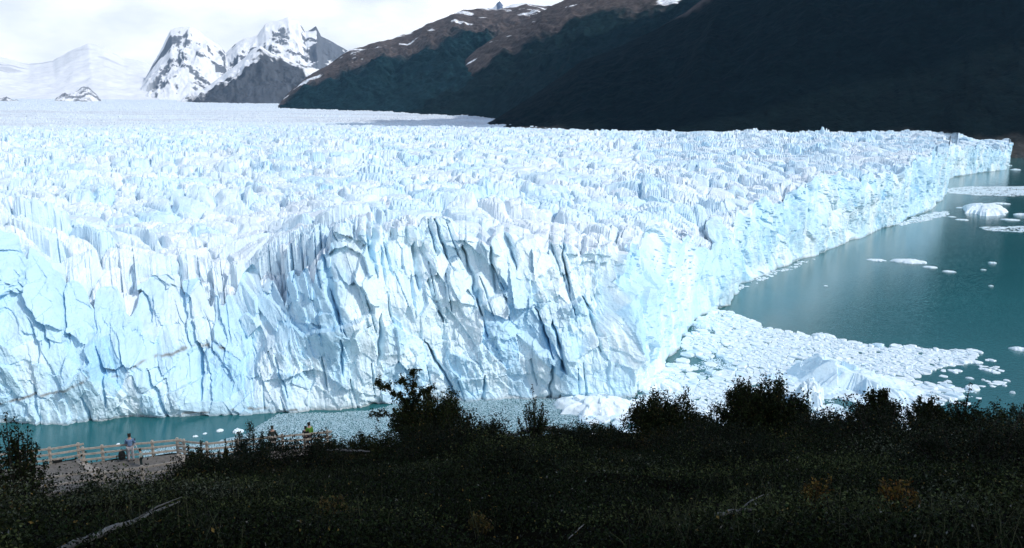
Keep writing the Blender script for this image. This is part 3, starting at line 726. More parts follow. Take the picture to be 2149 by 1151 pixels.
# undergrowth that covers the slope
def undergrowth():
    N = 60000
    az = RNG.uniform(math.radians(-52), math.radians(52), N); r = np.exp(RNG.uniform(np.log(7.5), np.log(48), N))
    de = np.interp(az, _ra[:, 0], _ra[:, 2])
    ok = r < de + np.where(az < -0.24, -0.8, 1.2)
    az, r = az[ok], r[ok]; x, y = np.sin(az) * r, np.cos(az) * r
    z = ground(x, y)
    dens = fbm(x / 3.0, y / 3.0, 411, 3)
    ok = dens > -0.45 + 0.3 * RNG.random(len(x))
    x, y, z, dens, r = x[ok], y[ok], z[ok], dens[ok], r[ok]
    h = (0.14 + 0.30 * np.clip(dens + 0.3, 0, 1) + 0.75 * sstep(0.05, 0.35, fbm(x / 4.5, y / 4.5, 415, 3)) * np.clip((r - 9) / 8, 0, 1)) * RNG.uniform(0.5, 1.25, len(x))
    K = 11
    P = np.repeat(np.stack([x, y, z], 1), K, 0); hh = np.repeat(h, K); rr_ = np.repeat(r, K)
    t = RNG.random(len(P)) ** 0.7
    P = P + np.stack([RNG.normal(size=len(P)) * (0.10 + 0.12 * t), RNG.normal(size=len(P)) * (0.10 + 0.12 * t), hh * t], 1)
    patch = fbm(P[:, 0] / 5, P[:, 1] / 5, 412, 3)
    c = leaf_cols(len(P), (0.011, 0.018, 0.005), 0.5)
    brown = (patch > 0.28) & (RNG.random(len(P)) < 0.4); c[brown] = np.array((0.052, 0.037, 0.010)) * (1 + 0.4 * RNG.normal(size=(brown.sum(), 1)))
    grey = (fbm(P[:, 0] / 3.2, P[:, 1] / 5, 413, 3) > 0.30) & (RNG.random(len(P)) < 0.35); c[grey] = np.array((0.10, 0.115, 0.075)) * (1 + 0.3 * RNG.normal(size=(grey.sum(), 1)))
    olive = (fbm(P[:, 0] / 6, P[:, 1] / 3, 416, 3) > 0.10) & (RNG.random(len(P)) < 0.5); c[olive] = np.array((0.060, 0.076, 0.026)) * (1 + 0.4 * RNG.normal(size=(olive.sum(), 1)))
    ora = RNG.random(len(P)) < 0.004; c[ora] = np.array((0.22, 0.15, 0.04)); pal = RNG.random(len(P)) < 0.0025; c[pal] = np.array((0.22, 0.22, 0.19))
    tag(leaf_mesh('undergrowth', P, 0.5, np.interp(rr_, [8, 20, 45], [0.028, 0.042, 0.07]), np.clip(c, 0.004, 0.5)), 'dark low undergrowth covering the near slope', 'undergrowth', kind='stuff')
    # dry grass blades
    N = 8000
    az = RNG.uniform(math.radians(-40), math.radians(40), N); r = np.exp(RNG.uniform(np.log(7.5), np.log(43), N)); x, y = np.sin(az) * r, np.cos(az) * r
    ok = fbm(x / 2.6, y / 2.6, 421, 3) > 0.02
    x, y, r = x[ok], y[ok], r[ok]; z = ground(x, y); n_ = len(x)
    h = RNG.uniform(0.18, 0.5, n_); a = RNG.uniform(0, 2 * np.pi, n_); ln = RNG.normal(size=(n_, 2)) * 0.35
    w = np.interp(r, [8, 45], [0.005, 0.016])
    b = np.stack([x, y, z], 1); sx = np.stack([np.cos(a) * w, np.sin(a) * w, 0 * a], 1)
    tip = b + np.stack([ln[:, 0] * h, ln[:, 1] * h, h], 1); md = (b + tip) / 2 + np.stack([0 * a, 0 * a, 0.12 * h], 1)
    v = np.stack([b - sx, b + sx, md + sx * 0.7, md - sx * 0.7, tip], 1).reshape(-1, 3)
    i = np.arange(n_)[:, None] * 5
    c = np.clip(np.array((0.055, 0.060, 0.030)) * (1 + 0.4 * RNG.normal(size=(n_, 1))), 0.02, 0.4)
    tag(mesh_np('grass', v, [i + np.array([[0, 1, 2, 3]]), i + np.array([[3, 2, 4]])], M_LEAF, col=np.repeat(c, 5, 0)), 'thin dry grass blades among the undergrowth', 'grass', kind='stuff')
undergrowth()
# orange brown small shrubs at the bottom edge
for (px, r_, w_, h_, lb) in [(1720, 10.5, 70, 80, 'rusty orange leaved low shrub at the bottom edge'), (1885, 10.5, 90, 80, 'yellow orange leaved low shrub right of the rusty one'),
                             (1000, 10.3, 60, 40, 'yellow tufted plant at the bottom middle'), (690, 10.3, 110, 50, 'brown tufted plant at the bottom left of centre')]:
    shrub(px, r_, w_, h_, lb, cat='plant', twigs=26, per=26, leaf=0.032, green=(0.15, 0.09, 0.02) if px > 1200 else (0.08, 0.065, 0.02), odd_p=0.3, sink=0.05)

# ------------------------------------------------------------------ dead branches and logs
def branch(pts, rads, label, twigs=(), cat='branch', name='dead_branch'):
    P = [gpt(px, r_) for px, r_, _ in pts]
    P = [Vector((p_[0], p_[1], p_[2] + h_)) for p_, (_, _, h_) in zip(P, pts)]
    o0 = P[0].copy(); fine, fr_ = [], []
    for i in range(len(P) - 1):
        for k_ in range(4):
            t = k_ / 4; fine.append(P[i].lerp(P[i + 1], t) - o0 + Vector((random.gauss(0, 1), random.gauss(0, 1), random.gauss(0, 1))) * 0.25 * rads[i]); fr_.append((rads[i] * (1 - t) + rads[i + 1] * t) * random.uniform(0.85, 1.15))
    fine.append(P[-1] - o0); fr_.append(rads[-1])
    m = MB().tube(fine, fr_, 8)
    for i, d_, l_ in twigs:
        q = fine[i]; m.tube([q, q + Vector(d_) * l_ * 0.5 + Vector((0, 0, .03)), q + Vector(d_) * l_], [fr_[i] * 0.5, fr_[i] * 0.35, fr_[i] * 0.12], 5)
    o = m.build(name, M_DEAD, smooth=True); o.location = o0
    return tag(o, label, cat)
def along(px0, py0, px1, py1, n_, h_=0.20):
    """ground points under a line drawn in the photo"""
    out = []
    for i in range(n_):
        t = i / (n_ - 1); x, y = px0 + (px1 - px0) * t, py0 + (py1 - py0) * t
        a, te = azel(x, y)
        for rr_ in np.linspace(5, 48, 900):
            g_ = float(ground(math.sin(a) * rr_, math.cos(a) * rr_)) + h_
            if g_ >= CAMZ + te * rr_: break
        out.append((x, rr_, h_))
    return out
branch(along(70, 1172, 372, 1054, 6), [0.035, 0.034, 0.034, 0.03, 0.022, 0.01], 'long pale dead branch lying across the lower left slope',
       twigs=[(13, (0.5, 0.5, 0.12), 0.8)])
branch([(1052, 43.5, 0.42), (1085, 43.5, 0.46), (1115, 43.4, 0.62), (1150, 43.2, 0.62), (1185, 43, 0.5), (1228, 42.8, 0.36)], [0.07, 0.10, 0.16, 0.16, 0.10, 0.05],
       'bleached grey log on the ridge under the slender shrub', twigs=[(2, (-0.9, 0.0, 0.25), 0.9), (8, (0.7, 0.2, 0.1), 1.2)], cat='log', name='dead_log')
branch(along(672, 944, 778, 948, 4, 0.55), [0.03, 0.06, 0.06, 0.03], 'short pale log half hidden below the third fence run', cat='log', name='dead_log')
branch(along(1508, 1080, 1592, 1068, 4), [0.02, 0.03, 0.025, 0.01], 'thin pale stick on the lower right slope', twigs=[(6, (0.7, 0.3, 0.3), 0.5)])
branch(along(1195, 1132, 1228, 1100, 3), [0.006, 0.008, 0.004], 'tiny upright pale twig near the bottom middle')

# ------------------------------------------------------------------ drift ice, floes and bergs
def inside(P, poly):
    x, y = P[:, 0], P[:, 1]; r_ = np.zeros(len(P), bool); n_ = len(poly)
    for i in range(n_):
        (x0, y0), (x1, y1) = poly[i], poly[(i + 1) % n_]
        c = (y0 > y) != (y1 > y)
        with np.errstate(divide='ignore', invalid='ignore'): r_ ^= c & (x < (x1 - x0) * (y - y0) / (y1 - y0) + x0)
    return r_
def world_poly(px): return [tuple(at_z(x, y, 0)[:2]) for x, y in px]
def clip(poly, mx, my, nx, ny):
    out = []
    for i in range(len(poly)):
        a, b = poly[i], poly[(i + 1) % len(poly)]
        da, db = (a[0] - mx) * nx + (a[1] - my) * ny, (b[0] - mx) * nx + (b[1] - my) * ny
        if da <= 0: out.append(a)
        if (da < 0) != (db < 0) and da != db:
            t = da / (da - db); out.append((a[0] + (b[0] - a[0]) * t, a[1] + (b[1] - a[1]) * t))
    return out
def cells(P, rmax, nn=16):
    res = []
    for i in range(len(P)):
        d = np.hypot(P[:, 0] - P[i, 0], P[:, 1] - P[i, 1]); j = np.argsort(d)[1:nn + 1]
        rm = rmax * random.uniform(0.75, 1.1)
        poly = [(P[i, 0] + rm * math.cos(a) * random.uniform(0.8, 1), P[i, 1] + rm * math.sin(a) * random.uniform(0.8, 1)) for a in np.linspace(0, 2 * math.pi, 11)[:-1]]
        for k_ in j:
            nx, ny = P[k_, 0] - P[i, 0], P[k_, 1] - P[i, 1]; L = math.hypot(nx, ny)
            if L > 2.3 * rmax: break
            poly = clip(poly, P[i, 0] + nx * 0.5, P[i, 1] + ny * 0.5, nx / L, ny / L)
            if len(poly) < 3: break
        res.append(poly)
    return res
def floe_geo(poly, gap, h, rnd=random):
    """one slab: sides, bevelled rim, lumpy top, about its own centre"""
    cx, cy = sum(p_[0] for p_ in poly) / len(poly), sum(p_[1] for p_ in poly) / len(poly)
    out = []
    for i in range(len(poly)):
        a, b = poly[i], poly[(i + 1) % len(poly)]
        for t in ((0.0, 0.5) if math.hypot(a[0] - b[0], a[1] - b[1]) > 1.0 else (0.0,)):
            x, y = a[0] + (b[0] - a[0]) * t - cx, a[1] + (b[1] - a[1]) * t - cy
            L = math.hypot(x, y) + 1e-6; k_ = max(0.3, (L - gap) / L) * rnd.uniform(0.93, 1.03)
            out.append((x * k_, y * k_))
    n_ = len(out); tx_, ty_ = rnd.gauss(0, 0.05), rnd.gauss(0, 0.05)
    v = [(x, y, -0.4) for x, y in out] + [(x, y, h * 0.55 * rnd.uniform(0.7, 1.3)) for x, y in out]
    v += [(x * 0.9, y * 0.9, h * rnd.uniform(0.85, 1.2) + x * tx_ + y * ty_) for x, y in out] + [(0, 0, h * rnd.uniform(0.8, 1.5))]
    f = []
    for i in range(n_):
        j = (i + 1) % n_
        f += [(i, j, n_ + j, n_ + i), (n_ + i, n_ + j, 2 * n_ + j, 2 * n_ + i), (2 * n_ + i, 2 * n_ + j, 3 * n_)]
    f.append(tuple(range(n_))[::-1])
    return (cx, cy), v, f
M_FL = [mat('floe_ice', (0.78, 0.89, 0.94), rough=0.5, var=0.10, scale=0.5, bump=0.12, bscale=2.5), mat('floe_ice', (0.66, 0.83, 0.92), rough=0.5, var=0.12, scale=0.5, bump=0.12, bscale=2.5),
        mat('floe_ice', (0.58, 0.75, 0.83), rough=0.45, var=0.15, scale=0.5, bump=0.12, bscale=2.5)]
PACK = [(1437, 735), (1452, 690), (1480, 664), (1520, 648), (1545, 660), (1605, 690), (1660, 700), (1750, 716), (1830, 725), (1905, 728), (1960, 738), (2050, 738), (2020, 760), (1960, 772), (1900, 796), (1965, 812),
        (2060, 818), (2050, 834), (1985, 838), (1940, 850), (1950, 930), (1240, 940), (1230, 870), (1330, 848), (1392, 790)]
def pack_ice():
    W_ = world_poly(PACK); A = np.array(W_); lo, hi = A.min(0), A.max(0)
    P = RNG.uniform(lo, hi, (14000, 2)); P = P[inside(P, W_)]
    # uneven sizes: thin the points out more in some places
    keep = RNG.random(len(P)) < np.clip(0.42 + 0.9 * fbm(P[:, 0] / 22, P[:, 1] / 22, 601, 3), 0.07, 1.0)
    P = P[keep]
    cl = cells(P, 4.2); items = []
    for i, poly in enumerate(cl):
        if len(poly) < 3: continue
        ar = abs(sum(poly[k_][0] * poly[k_ - 1][1] - poly[k_ - 1][0] * poly[k_][1] for k_ in range(len(poly)))) / 2
        items.append((ar / (P[i] ** 2).sum(), ar, poly))
    items.sort(key=lambda t_: -t_[0])
    n_ind = 250; rest = MB(); first = True
    for i, (_, ar, poly) in enumerate(items):
        if random.random() < 0.05 and i >= n_ind: continue
        (cx, cy), v, f = floe_geo(poly, random.choice((0.05, 0.10, 0.2)), random.uniform(0.12, 0.8) * min(1.5, 0.5 + math.sqrt(ar) / 5))
        if i < n_ind:
            m = MB(); m.add(v, f); o = m.build('ice_floe', M_FL[random.choice((0, 0, 0, 1, 1, 2))]); o.location = (cx, cy, 0)
            tag(o, 'flat broken white ice floe packed tightly among its like beside the glacier corner', 'ice floe', 'floes packed beside the glacier corner')
        else:
            rest.add([(a + cx, b + cy, c) for a, b, c in v], f)
    tag(rest.build('brash_ice', M_FL[0]), 'small broken brash ice between the larger floes', 'brash ice', kind='stuff')
pack_ice()
def slush(px, cell, drop, seed, label, m, hh=0.12):
    W_ = world_poly(px); A = np.array(W_); lo, hi = A.min(0), A.max(0)
    nx, ny = int((hi[0] - lo[0]) / cell) + 2, int((hi[1] - lo[1]) / cell) + 2
    gx_, gy_ = np.meshgrid(np.arange(nx), np.arange(ny)); P = np.stack([gx_.ravel(), gy_.ravel()], 1) * cell + lo
    P = P + RNG.normal(size=P.shape) * cell * 0.30
    edge = P + cell * 2.5 * np.stack([fbm(P[:, 0] / 14, P[:, 1] / 14, seed, 3), fbm(P[:, 0] / 14 + 9, P[:, 1] / 14, seed + 1, 3)], 1)
    ok = inside(edge, W_) & (fbm(P[:, 0] / 9, P[:, 1] / 5, seed + 2, 4) + 0.35 * RNG.random(len(P)) > drop)
    P = P[ok]; n_ = len(P)
    K = 6; ang = np.sort(RNG.uniform(0, 2 * np.pi, (n_, K)), 1) * 0.25 + (np.arange(K) * 2 * np.pi / K)[None, :] * 0.9
    rad = cell * RNG.uniform(0.30, 0.70, (n_, 1)) * RNG.uniform(0.7, 1.15, (n_, K)) * RNG.choice([1, 1, 1, 1.5], (n_, 1))
    h = RNG.uniform(0.4, 1.5, (n_, 1)) * hh
    x, y = P[:, :1] + np.cos(ang) * rad, P[:, 1:] + np.sin(ang) * rad
    v = np.concatenate([np.stack([x, y, -0.1 + 0 * x], 2), np.stack([P[:, :1] + (x - P[:, :1]) * 0.8, P[:, 1:] + (y - P[:, 1:]) * 0.8, h + 0 * x + RNG.normal(size=x.shape) * hh * 0.3], 2)], 1).reshape(-1, 3)
    b = np.arange(n_)[:, None] * 2 * K; i = np.arange(K); j = (i + 1) % K
    side = (b[:, :, None] + np.stack([i, j, j + K, i + K], 1)[None]).reshape(-1, 4)
    top = b + (K + i)[None, :]
    return tag(mesh_np('brash_ice', v, [side, top], m), label, 'brash ice', kind='stuff')
slush([(585, 868), (700, 866), (770, 864), (832, 850), (950, 838), (1080, 833), (1200, 836), (1330, 832), (1300, 960), (1000, 990), (640, 1000), (300, 1000), (300, 948), (395, 934), (440, 930), (520, 912), (548, 892)],
      0.5, -0.62, 610, 'fine grey white slush ice along the foot of the cliff', M_SLUSH)
slush(PACK, 0.8, 0.08, 670, 'crushed white ice filling the leads of the pack', M_FL[1], 0.10)
slush([(1984, 396), (2040, 392), (2260, 391), (2260, 402), (2200, 412), (2080, 412), (1990, 406)], 2.2, -0.05, 620, 'thin white streak of drift ice far out on the lake', M_FL[0], 0.3)
slush([(1880, 471), (1955, 446), (1986, 444), (1992, 452), (1930, 466), (1890, 474)], 2.0, -0.15, 630, 'pale strip of brash ice along the far cliff', M_FL[0], 0.25)
slush([(2055, 478), (2120, 475), (2260, 478), (2260, 486), (2140, 488), (2070, 484)], 1.8, -0.1, 640, 'narrow white band of brash ice at the right picture edge', M_FL[0], 0.25)
slush([(1540, 606), (1575, 590), (1640, 566), (1700, 542), (1706, 546), (1640, 574), (1580, 596), (1548, 612)], 1.5, 0.12, 650, 'loose ice crumbs along the foot of the right cliff', M_FL[0], 0.2)
slush([(1940, 770), (2040, 745), (2110, 770), (2130, 800), (2090, 830), (2000, 850), (1940, 820)], 2.4, 0.45, 660, 'scattered ice crumbs at the edge of the pack', M_FL[0], 0.25)

def berg(px, py, wpx, dpx, hm, seed, label, name='ice_floe', cat='ice floe', group=None, peak=(0.0, 0.0), ridge=None, m=None, n=40, fac=1.0, rot=0.0):
    """a floating lump: closed mesh, facetted top, sides running under water; wpx wide, dpx deep as seen in the photograph"""
    c0 = at_z(px, py, 0); r_ = math.hypot(c0[0], c0[1])
    k_ = math.hypot(r_, CAMZ) / F * 0.97
    wid = wpx * k_; dep = max(dpx * k_ / max(0.05, CAMZ / math.hypot(r_, CAMZ)), wid * 0.3) if dpx else wid * 0.6
    t = np.linspace(-1, 1, n)
    X, Y = np.meshgrid(t, t)
    # round the square into an uneven outline
    q = np.maximum(np.abs(X), np.abs(Y)); L = np.hypot(X, Y) + 1e-9; U, V = X * q / L, Y * q / L
    th = np.arctan2(V, U); out = 1 + 0.5 * fbm(np.cos(th) * 2.6 + seed, np.sin(th) * 2.6, seed, 4)
    gxx, gyy = U * out * wid / 2, V * out * dep / 2
    if ridge is not None: H = ridge(U, V) * hm
    else: H = hm * np.clip(1 - ((U - peak[0]) ** 2 + (V - peak[1]) ** 2), 0, 1) ** 0.6
    cs = max(wid / 7, 0.4)
    f1, f2, r1, ox, oy = vor(gxx / cs, gyy / cs, seed + 3)
    H = H * (1 + fac * (0.35 * (r1 - 0.5) + 0.7 * (fr(r1, 37) - 0.5) * ox + 0.7 * (fr(r1, 91) - 0.5) * oy)) + hm * 0.10 * fac * fbm(gxx / cs * 2.2, gyy / cs * 2.2, seed + 5, 4)
    edge = sstep(1.0, 0.88, q)
    Zb = np.where(q > 0.985, -0.5, np.maximum(H, 0.06 * hm + 0.05) * (0.35 + 0.65 * edge))
    v = np.stack([gxx.ravel(), gyy.ravel(), Zb.ravel()], 1)
    f = grid_faces(n, n)
    bot = v.copy(); bot[:, 2] = -0.9
    o = mesh_np(name, np.concatenate([v, bot]), np.concatenate([f, f[:, ::-1] + len(v)]), m or M_BERG)
    o.location = (c0[0], c0[1], 0); o.rotation_euler = (0, 0, -math.atan2(c0[0], c0[1]) + rot)
    return tag(o, label, cat, group)
def big_ridge(U, V):
    # crest from the far left to the near right end: a steep face towards the near left, a long gentle back to the right
    face = (V + 0.30 + 0.9 * (U + 0.35)) * 3.2
    back = 1.0 - 0.72 * (U + 0.30) - 0.45 * np.maximum(V - 0.15, 0)
    left = (U + 0.92) * 2.4
    h = np.minimum(np.minimum(np.where(U < 0.1, (V + 0.42) * 3.4, (V + 0.62 - 0.0 * U) * 2.6), back), left)
    return np.clip(h, 0.10, 1.1)
berg(1800, 815, 262, 56, 9.0, 700, 'large white wedge shaped iceberg frozen into the pack ice', 'iceberg', 'iceberg', ridge=big_ridge, n=130, fac=0.75)
berg(1694, 846, 60, 24, 8.5, 702, 'pointed white ice block leaning against the left foot of the large iceberg', 'iceberg', 'iceberg', peak=(0.1, 0.2), n=44, fac=0.7, m=M_FL[0])
berg(1640, 800, 70, 12, 2.4, 703, 'low rough berg bit left of the large iceberg', 'iceberg', 'iceberg', n=36, fac=0.9)
berg(1480, 685, 70, 10, 2.6, 704, 'pale blue berg bit near the top corner of the pack ice', 'iceberg', 'iceberg', n=36, fac=0.9, m=M_FL[1])
berg(1585, 830, 60, 12, 2.2, 714, 'lumpy berg bit behind the widest dark bush', 'iceberg', 'iceberg', n=36, fac=0.9, m=M_FL[0])
berg(1728, 707, 46, 8, 1.6, 705, 'small raised berg bit on the far edge of the pack', 'iceberg', 'iceberg', n=30, fac=0.9, m=M_FL[0])
berg(1255, 858, 170, 36, 4.2, 706, 'broad heap of fallen white ice rubble at the cliff foot', 'ice_rubble', 'ice rubble', n=80, fac=0.9, m=M_FL[0])
berg(1375, 812, 110, 26, 3.0, 707, 'heap of fallen ice blocks under the glacier corner', 'ice_rubble', 'ice rubble', n=70, fac=1.0, m=M_FL[0])
berg(2063, 443, 66, 16, 7.5, 708, 'rounded dome shaped iceberg alone on the far lake', 'iceberg', 'iceberg', n=50, fac=0.5, m=M_FL[0])
berg(1505, 640, 22, 6, 5.0, 709, 'small pointed ice block at the waterline of the cliff corner', 'ice_rubble', 'ice rubble', n=30, fac=0.8)
for i, (x, y, w, h_, lb) in enumerate([
        (1840, 547, 36, 1.0, 'long flat floe leftmost in the row on the open lake'), (1908, 550, 66, 1.8, 'largest jagged floe of the row on the open lake'), (1953, 562, 26, 1.0, 'small floe just right of the jagged floe'),
        (1991, 571, 24, 0.9, 'small flat floe at the right end of the row on the open lake'), (2083, 553, 14, 1.0, 'tiny floe near the right edge above a paler speck'), (2064, 567, 10, 0.6, 'tiny speck of ice below and left of the tiny right edge floe'),
        (2080, 601, 8, 0.6, 'lone ice speck in the empty water at right'), (1733, 601, 8, 0.5, 'lone ice speck in the cliff reflection'), (2140, 735, 34, 1.2, 'flat white floe cut by the right picture edge'),
        (2035, 760, 46, 0.9, 'flat floe drifting just off the tip of the pack'), (2075, 778, 26, 0.7, 'small floe right of the flat floe off the pack tip'), (2113, 800, 12, 0.6, 'ice speck drifting between the pack and the right edge'),
        (2125, 826, 10, 0.9, 'upright ice speck low at the right edge'), (2000, 779, 22, 0.6, 'small floe in the gap of open water beside the pack'), (2035, 795, 14, 0.6, 'tiny floe in the middle of the gap beside the pack'),
        (2118, 348, 10, 1.5, 'white speck beside the far tip of the glacier'), (2132, 357, 16, 2.2, 'small berg right of the far tip of the glacier'), (2142, 452, 24, 2.0, 'small berg cut off right of the dome shaped iceberg'),
        (2016, 437, 16, 1.2, 'ice speck left of the dome shaped iceberg'), (2100, 428, 30, 1.2, 'low floe behind the dome shaped iceberg'), (2020, 462, 24, 1.0, 'low floe in front of the dome shaped iceberg'),
        (2120, 462, 30, 1.0, 'low floe in front of the dome iceberg, farther right'), (1998, 456, 14, 0.8, 'ice crumb near the far cliff reflection'), (248, 933, 7, 0.4, 'tiny ice piece behind the photographer in blue'),
        (462, 905, 16, 0.7, 'small white ice piece floating before the slush edge'), (500, 908, 22, 1.3, 'pointed white ice piece on the slush edge'), (410, 917, 10, 0.5, 'tiny white piece in the open strip of water at left'),
        (430, 911, 9, 0.4, 'tiny white crumb next to the open strip of water')]):
    berg(x, y, w, 0, h_, 720 + i, lb, n=16 if w < 30 else 26, fac=0.9, m=M_FL[0])

# ------------------------------------------------------------------ viewing platform, fences
def dz(px, py, h=0.0): p_ = at_z(px, py, DECKZ); return Vector((p_[0], p_[1], DECKZ + h))
def slab(name, pts, z, th, m):
    v = [(p_[0], p_[1], z) for p_ in pts] + [(p_[0], p_[1], z - th) for p_ in pts]; n_ = len(pts)
    f = [tuple(range(n_))[::-1], tuple(range(n_, 2 * n_))] + [(i, (i + 1) % n_, n_ + (i + 1) % n_, n_ + i) for i in range(n_)]
    me = bpy.data.meshes.new(name); me.from_pydata(v, [], f); bm = bmesh.new(); bm.from_mesh(me); bmesh.ops.recalc_face_normals(bm, faces=bm.faces[:]); bm.to_mesh(me); bm.free()
    me.materials.append(m); return link(bpy.data.objects.new(name, me))
pl = [dz(*p_) for p_ in FENCE] + [dz(690, 985), dz(420, 1010), dz(210, 1026), dz(40, 1040), dz(-60, 1046)]
tag(slab('path', pl, DECKZ, 0.5, M_DECK), kind='structure')
def fence(posts, label, rails=(1.02, 0.66, 0.30), ends=(0.0, 0.0), ph=1.12):
    """posts: photo pixels of the post feet"""
    P = [dz(*p_) for p_ in posts]
    root = empty('wooden_fence', P[0]); tag(root, label, 'fence', 'timber fences round the viewing platform')
    o0 = P[0]
    for q in P:
        MB().beam(q - o0 + Vector((0, 0, -0.1)), q - o0 + Vector((0, 0, ph)), 0.15, 0.15, up=(0, 1, 0)).build('post', M_WOOD, root, bevel=0.012)
    d0, d1 = (P[0] - P[1]).normalized() * ends[0], (P[-1] - P[-2]).normalized() * ends[1]
    Q = [P[0] + d0] + P[1:-1] + [P[-1] + d1]
    for h in rails:
        m = MB()
        for a, b in zip(Q[:-1], Q[1:]):
            d = (b - a).normalized(); nrm = Vector((d.y, -d.x, 0)) * 0.13
            if nrm.y > 0: nrm = -nrm
            m.beam(a - o0 + nrm + Vector((0, 0, h)) + d * 0.01, b - o0 + nrm + Vector((0, 0, h + random.uniform(-.02, .02))) - d * 0.01, 0.06, 0.13)
        m.build('rail', M_WOOD, root, bevel=0.008)
    return root
fence([(-20, 988), (44, 980.5), (107, 973.5), (167, 964)], 'left run of timber fence ending above the step in the platform', ends=(1, 0.35))
fence([(177, 973), (217, 968.5), (270, 963), (322, 958.5), (374, 953)], 'middle run of timber fence behind the photographer in blue', ends=(0.2, 0.3))
fence([(388, 956), (436, 961.5), (500, 955), (594, 945), (640, 941), (688, 936)], 'right run of timber fence going behind the conifer like bush', ends=(0.4, 0.3))
fence([(40, 1042), (208, 1019)], 'near left timber fence with a broad top rail below the platform', rails=(0.95, 0.45), ends=(1.5, 0.1), ph=1.15)
fence([(222, 1018), (300, 1006), (398, 990)], 'near right timber fence half sunk in the bushes', rails=(0.80, 0.35), ends=(0.3, 1.0), ph=0.9)
k1 = MB(); a_, b_ = dz(166, 967), dz(203, 1000); o0 = a_.copy()
k1.beam(Vector((0, 0, 0.06)), b_ - a_ + Vector((0, 0, 0.06)), 0.45, 0.14)
o = k1.build('timber_kerb', M_WOOD, bevel=0.015); o.location = o0; tag(o, 'pale timber edge crossing the platform where its level steps', 'kerb')
k1 = MB(); a_, b_ = dz(374, 956), dz(398, 972); o0 = a_.copy()
k1.beam(Vector((0, 0, 0.06)), b_ - a_ + Vector((0, 0, 0.06)), 0.35, 0.14)
o = k1.build('timber_kerb', M_WOOD, bevel=0.015); o.location = o0; tag(o, 'short pale timber edge at the right end of the platform', 'kerb')

# ------------------------------------------------------------------ people
def skin_mesh(name, verts, edges, radii, m, parent, root_i=0, sub=2):
    me = bpy.data.meshes.new(name); me.from_pydata(verts, edges, []); me.update()
    ob = bpy.data.objects.new(name, me); C.objects.link(ob)
    ob.modifiers.new('s', 'SKIN')
    for i, r_ in enumerate(radii):
        sv = me.skin_vertices[0].data[i]; sv.radius = (r_, r_) if not isinstance(r_, tuple) else r_; sv.use_root = (i == root_i)
    sb = ob.modifiers.new('u', 'SUBSURF'); sb.levels = sb.render_levels = sub
    dg = bpy.context.evaluated_depsgraph_get(); dg.update()
    nm = bpy.data.meshes.new_from_object(ob.evaluated_get(dg))
    C.objects.unlink(ob); bpy.data.objects.remove(ob); nm.name = name
    nm.materials.clear(); nm.materials.append(m); nm.polygons.foreach_set('use_smooth', np.full(len(nm.polygons), True))
    return link(bpy.data.objects.new(name, nm), parent)
M_SKIN = mat('skin', (0.42, 0.26, 0.19), rough=0.6)
def cloth(name, c): return mat(name, c, rough=0.9, var=0.15, scale=12)
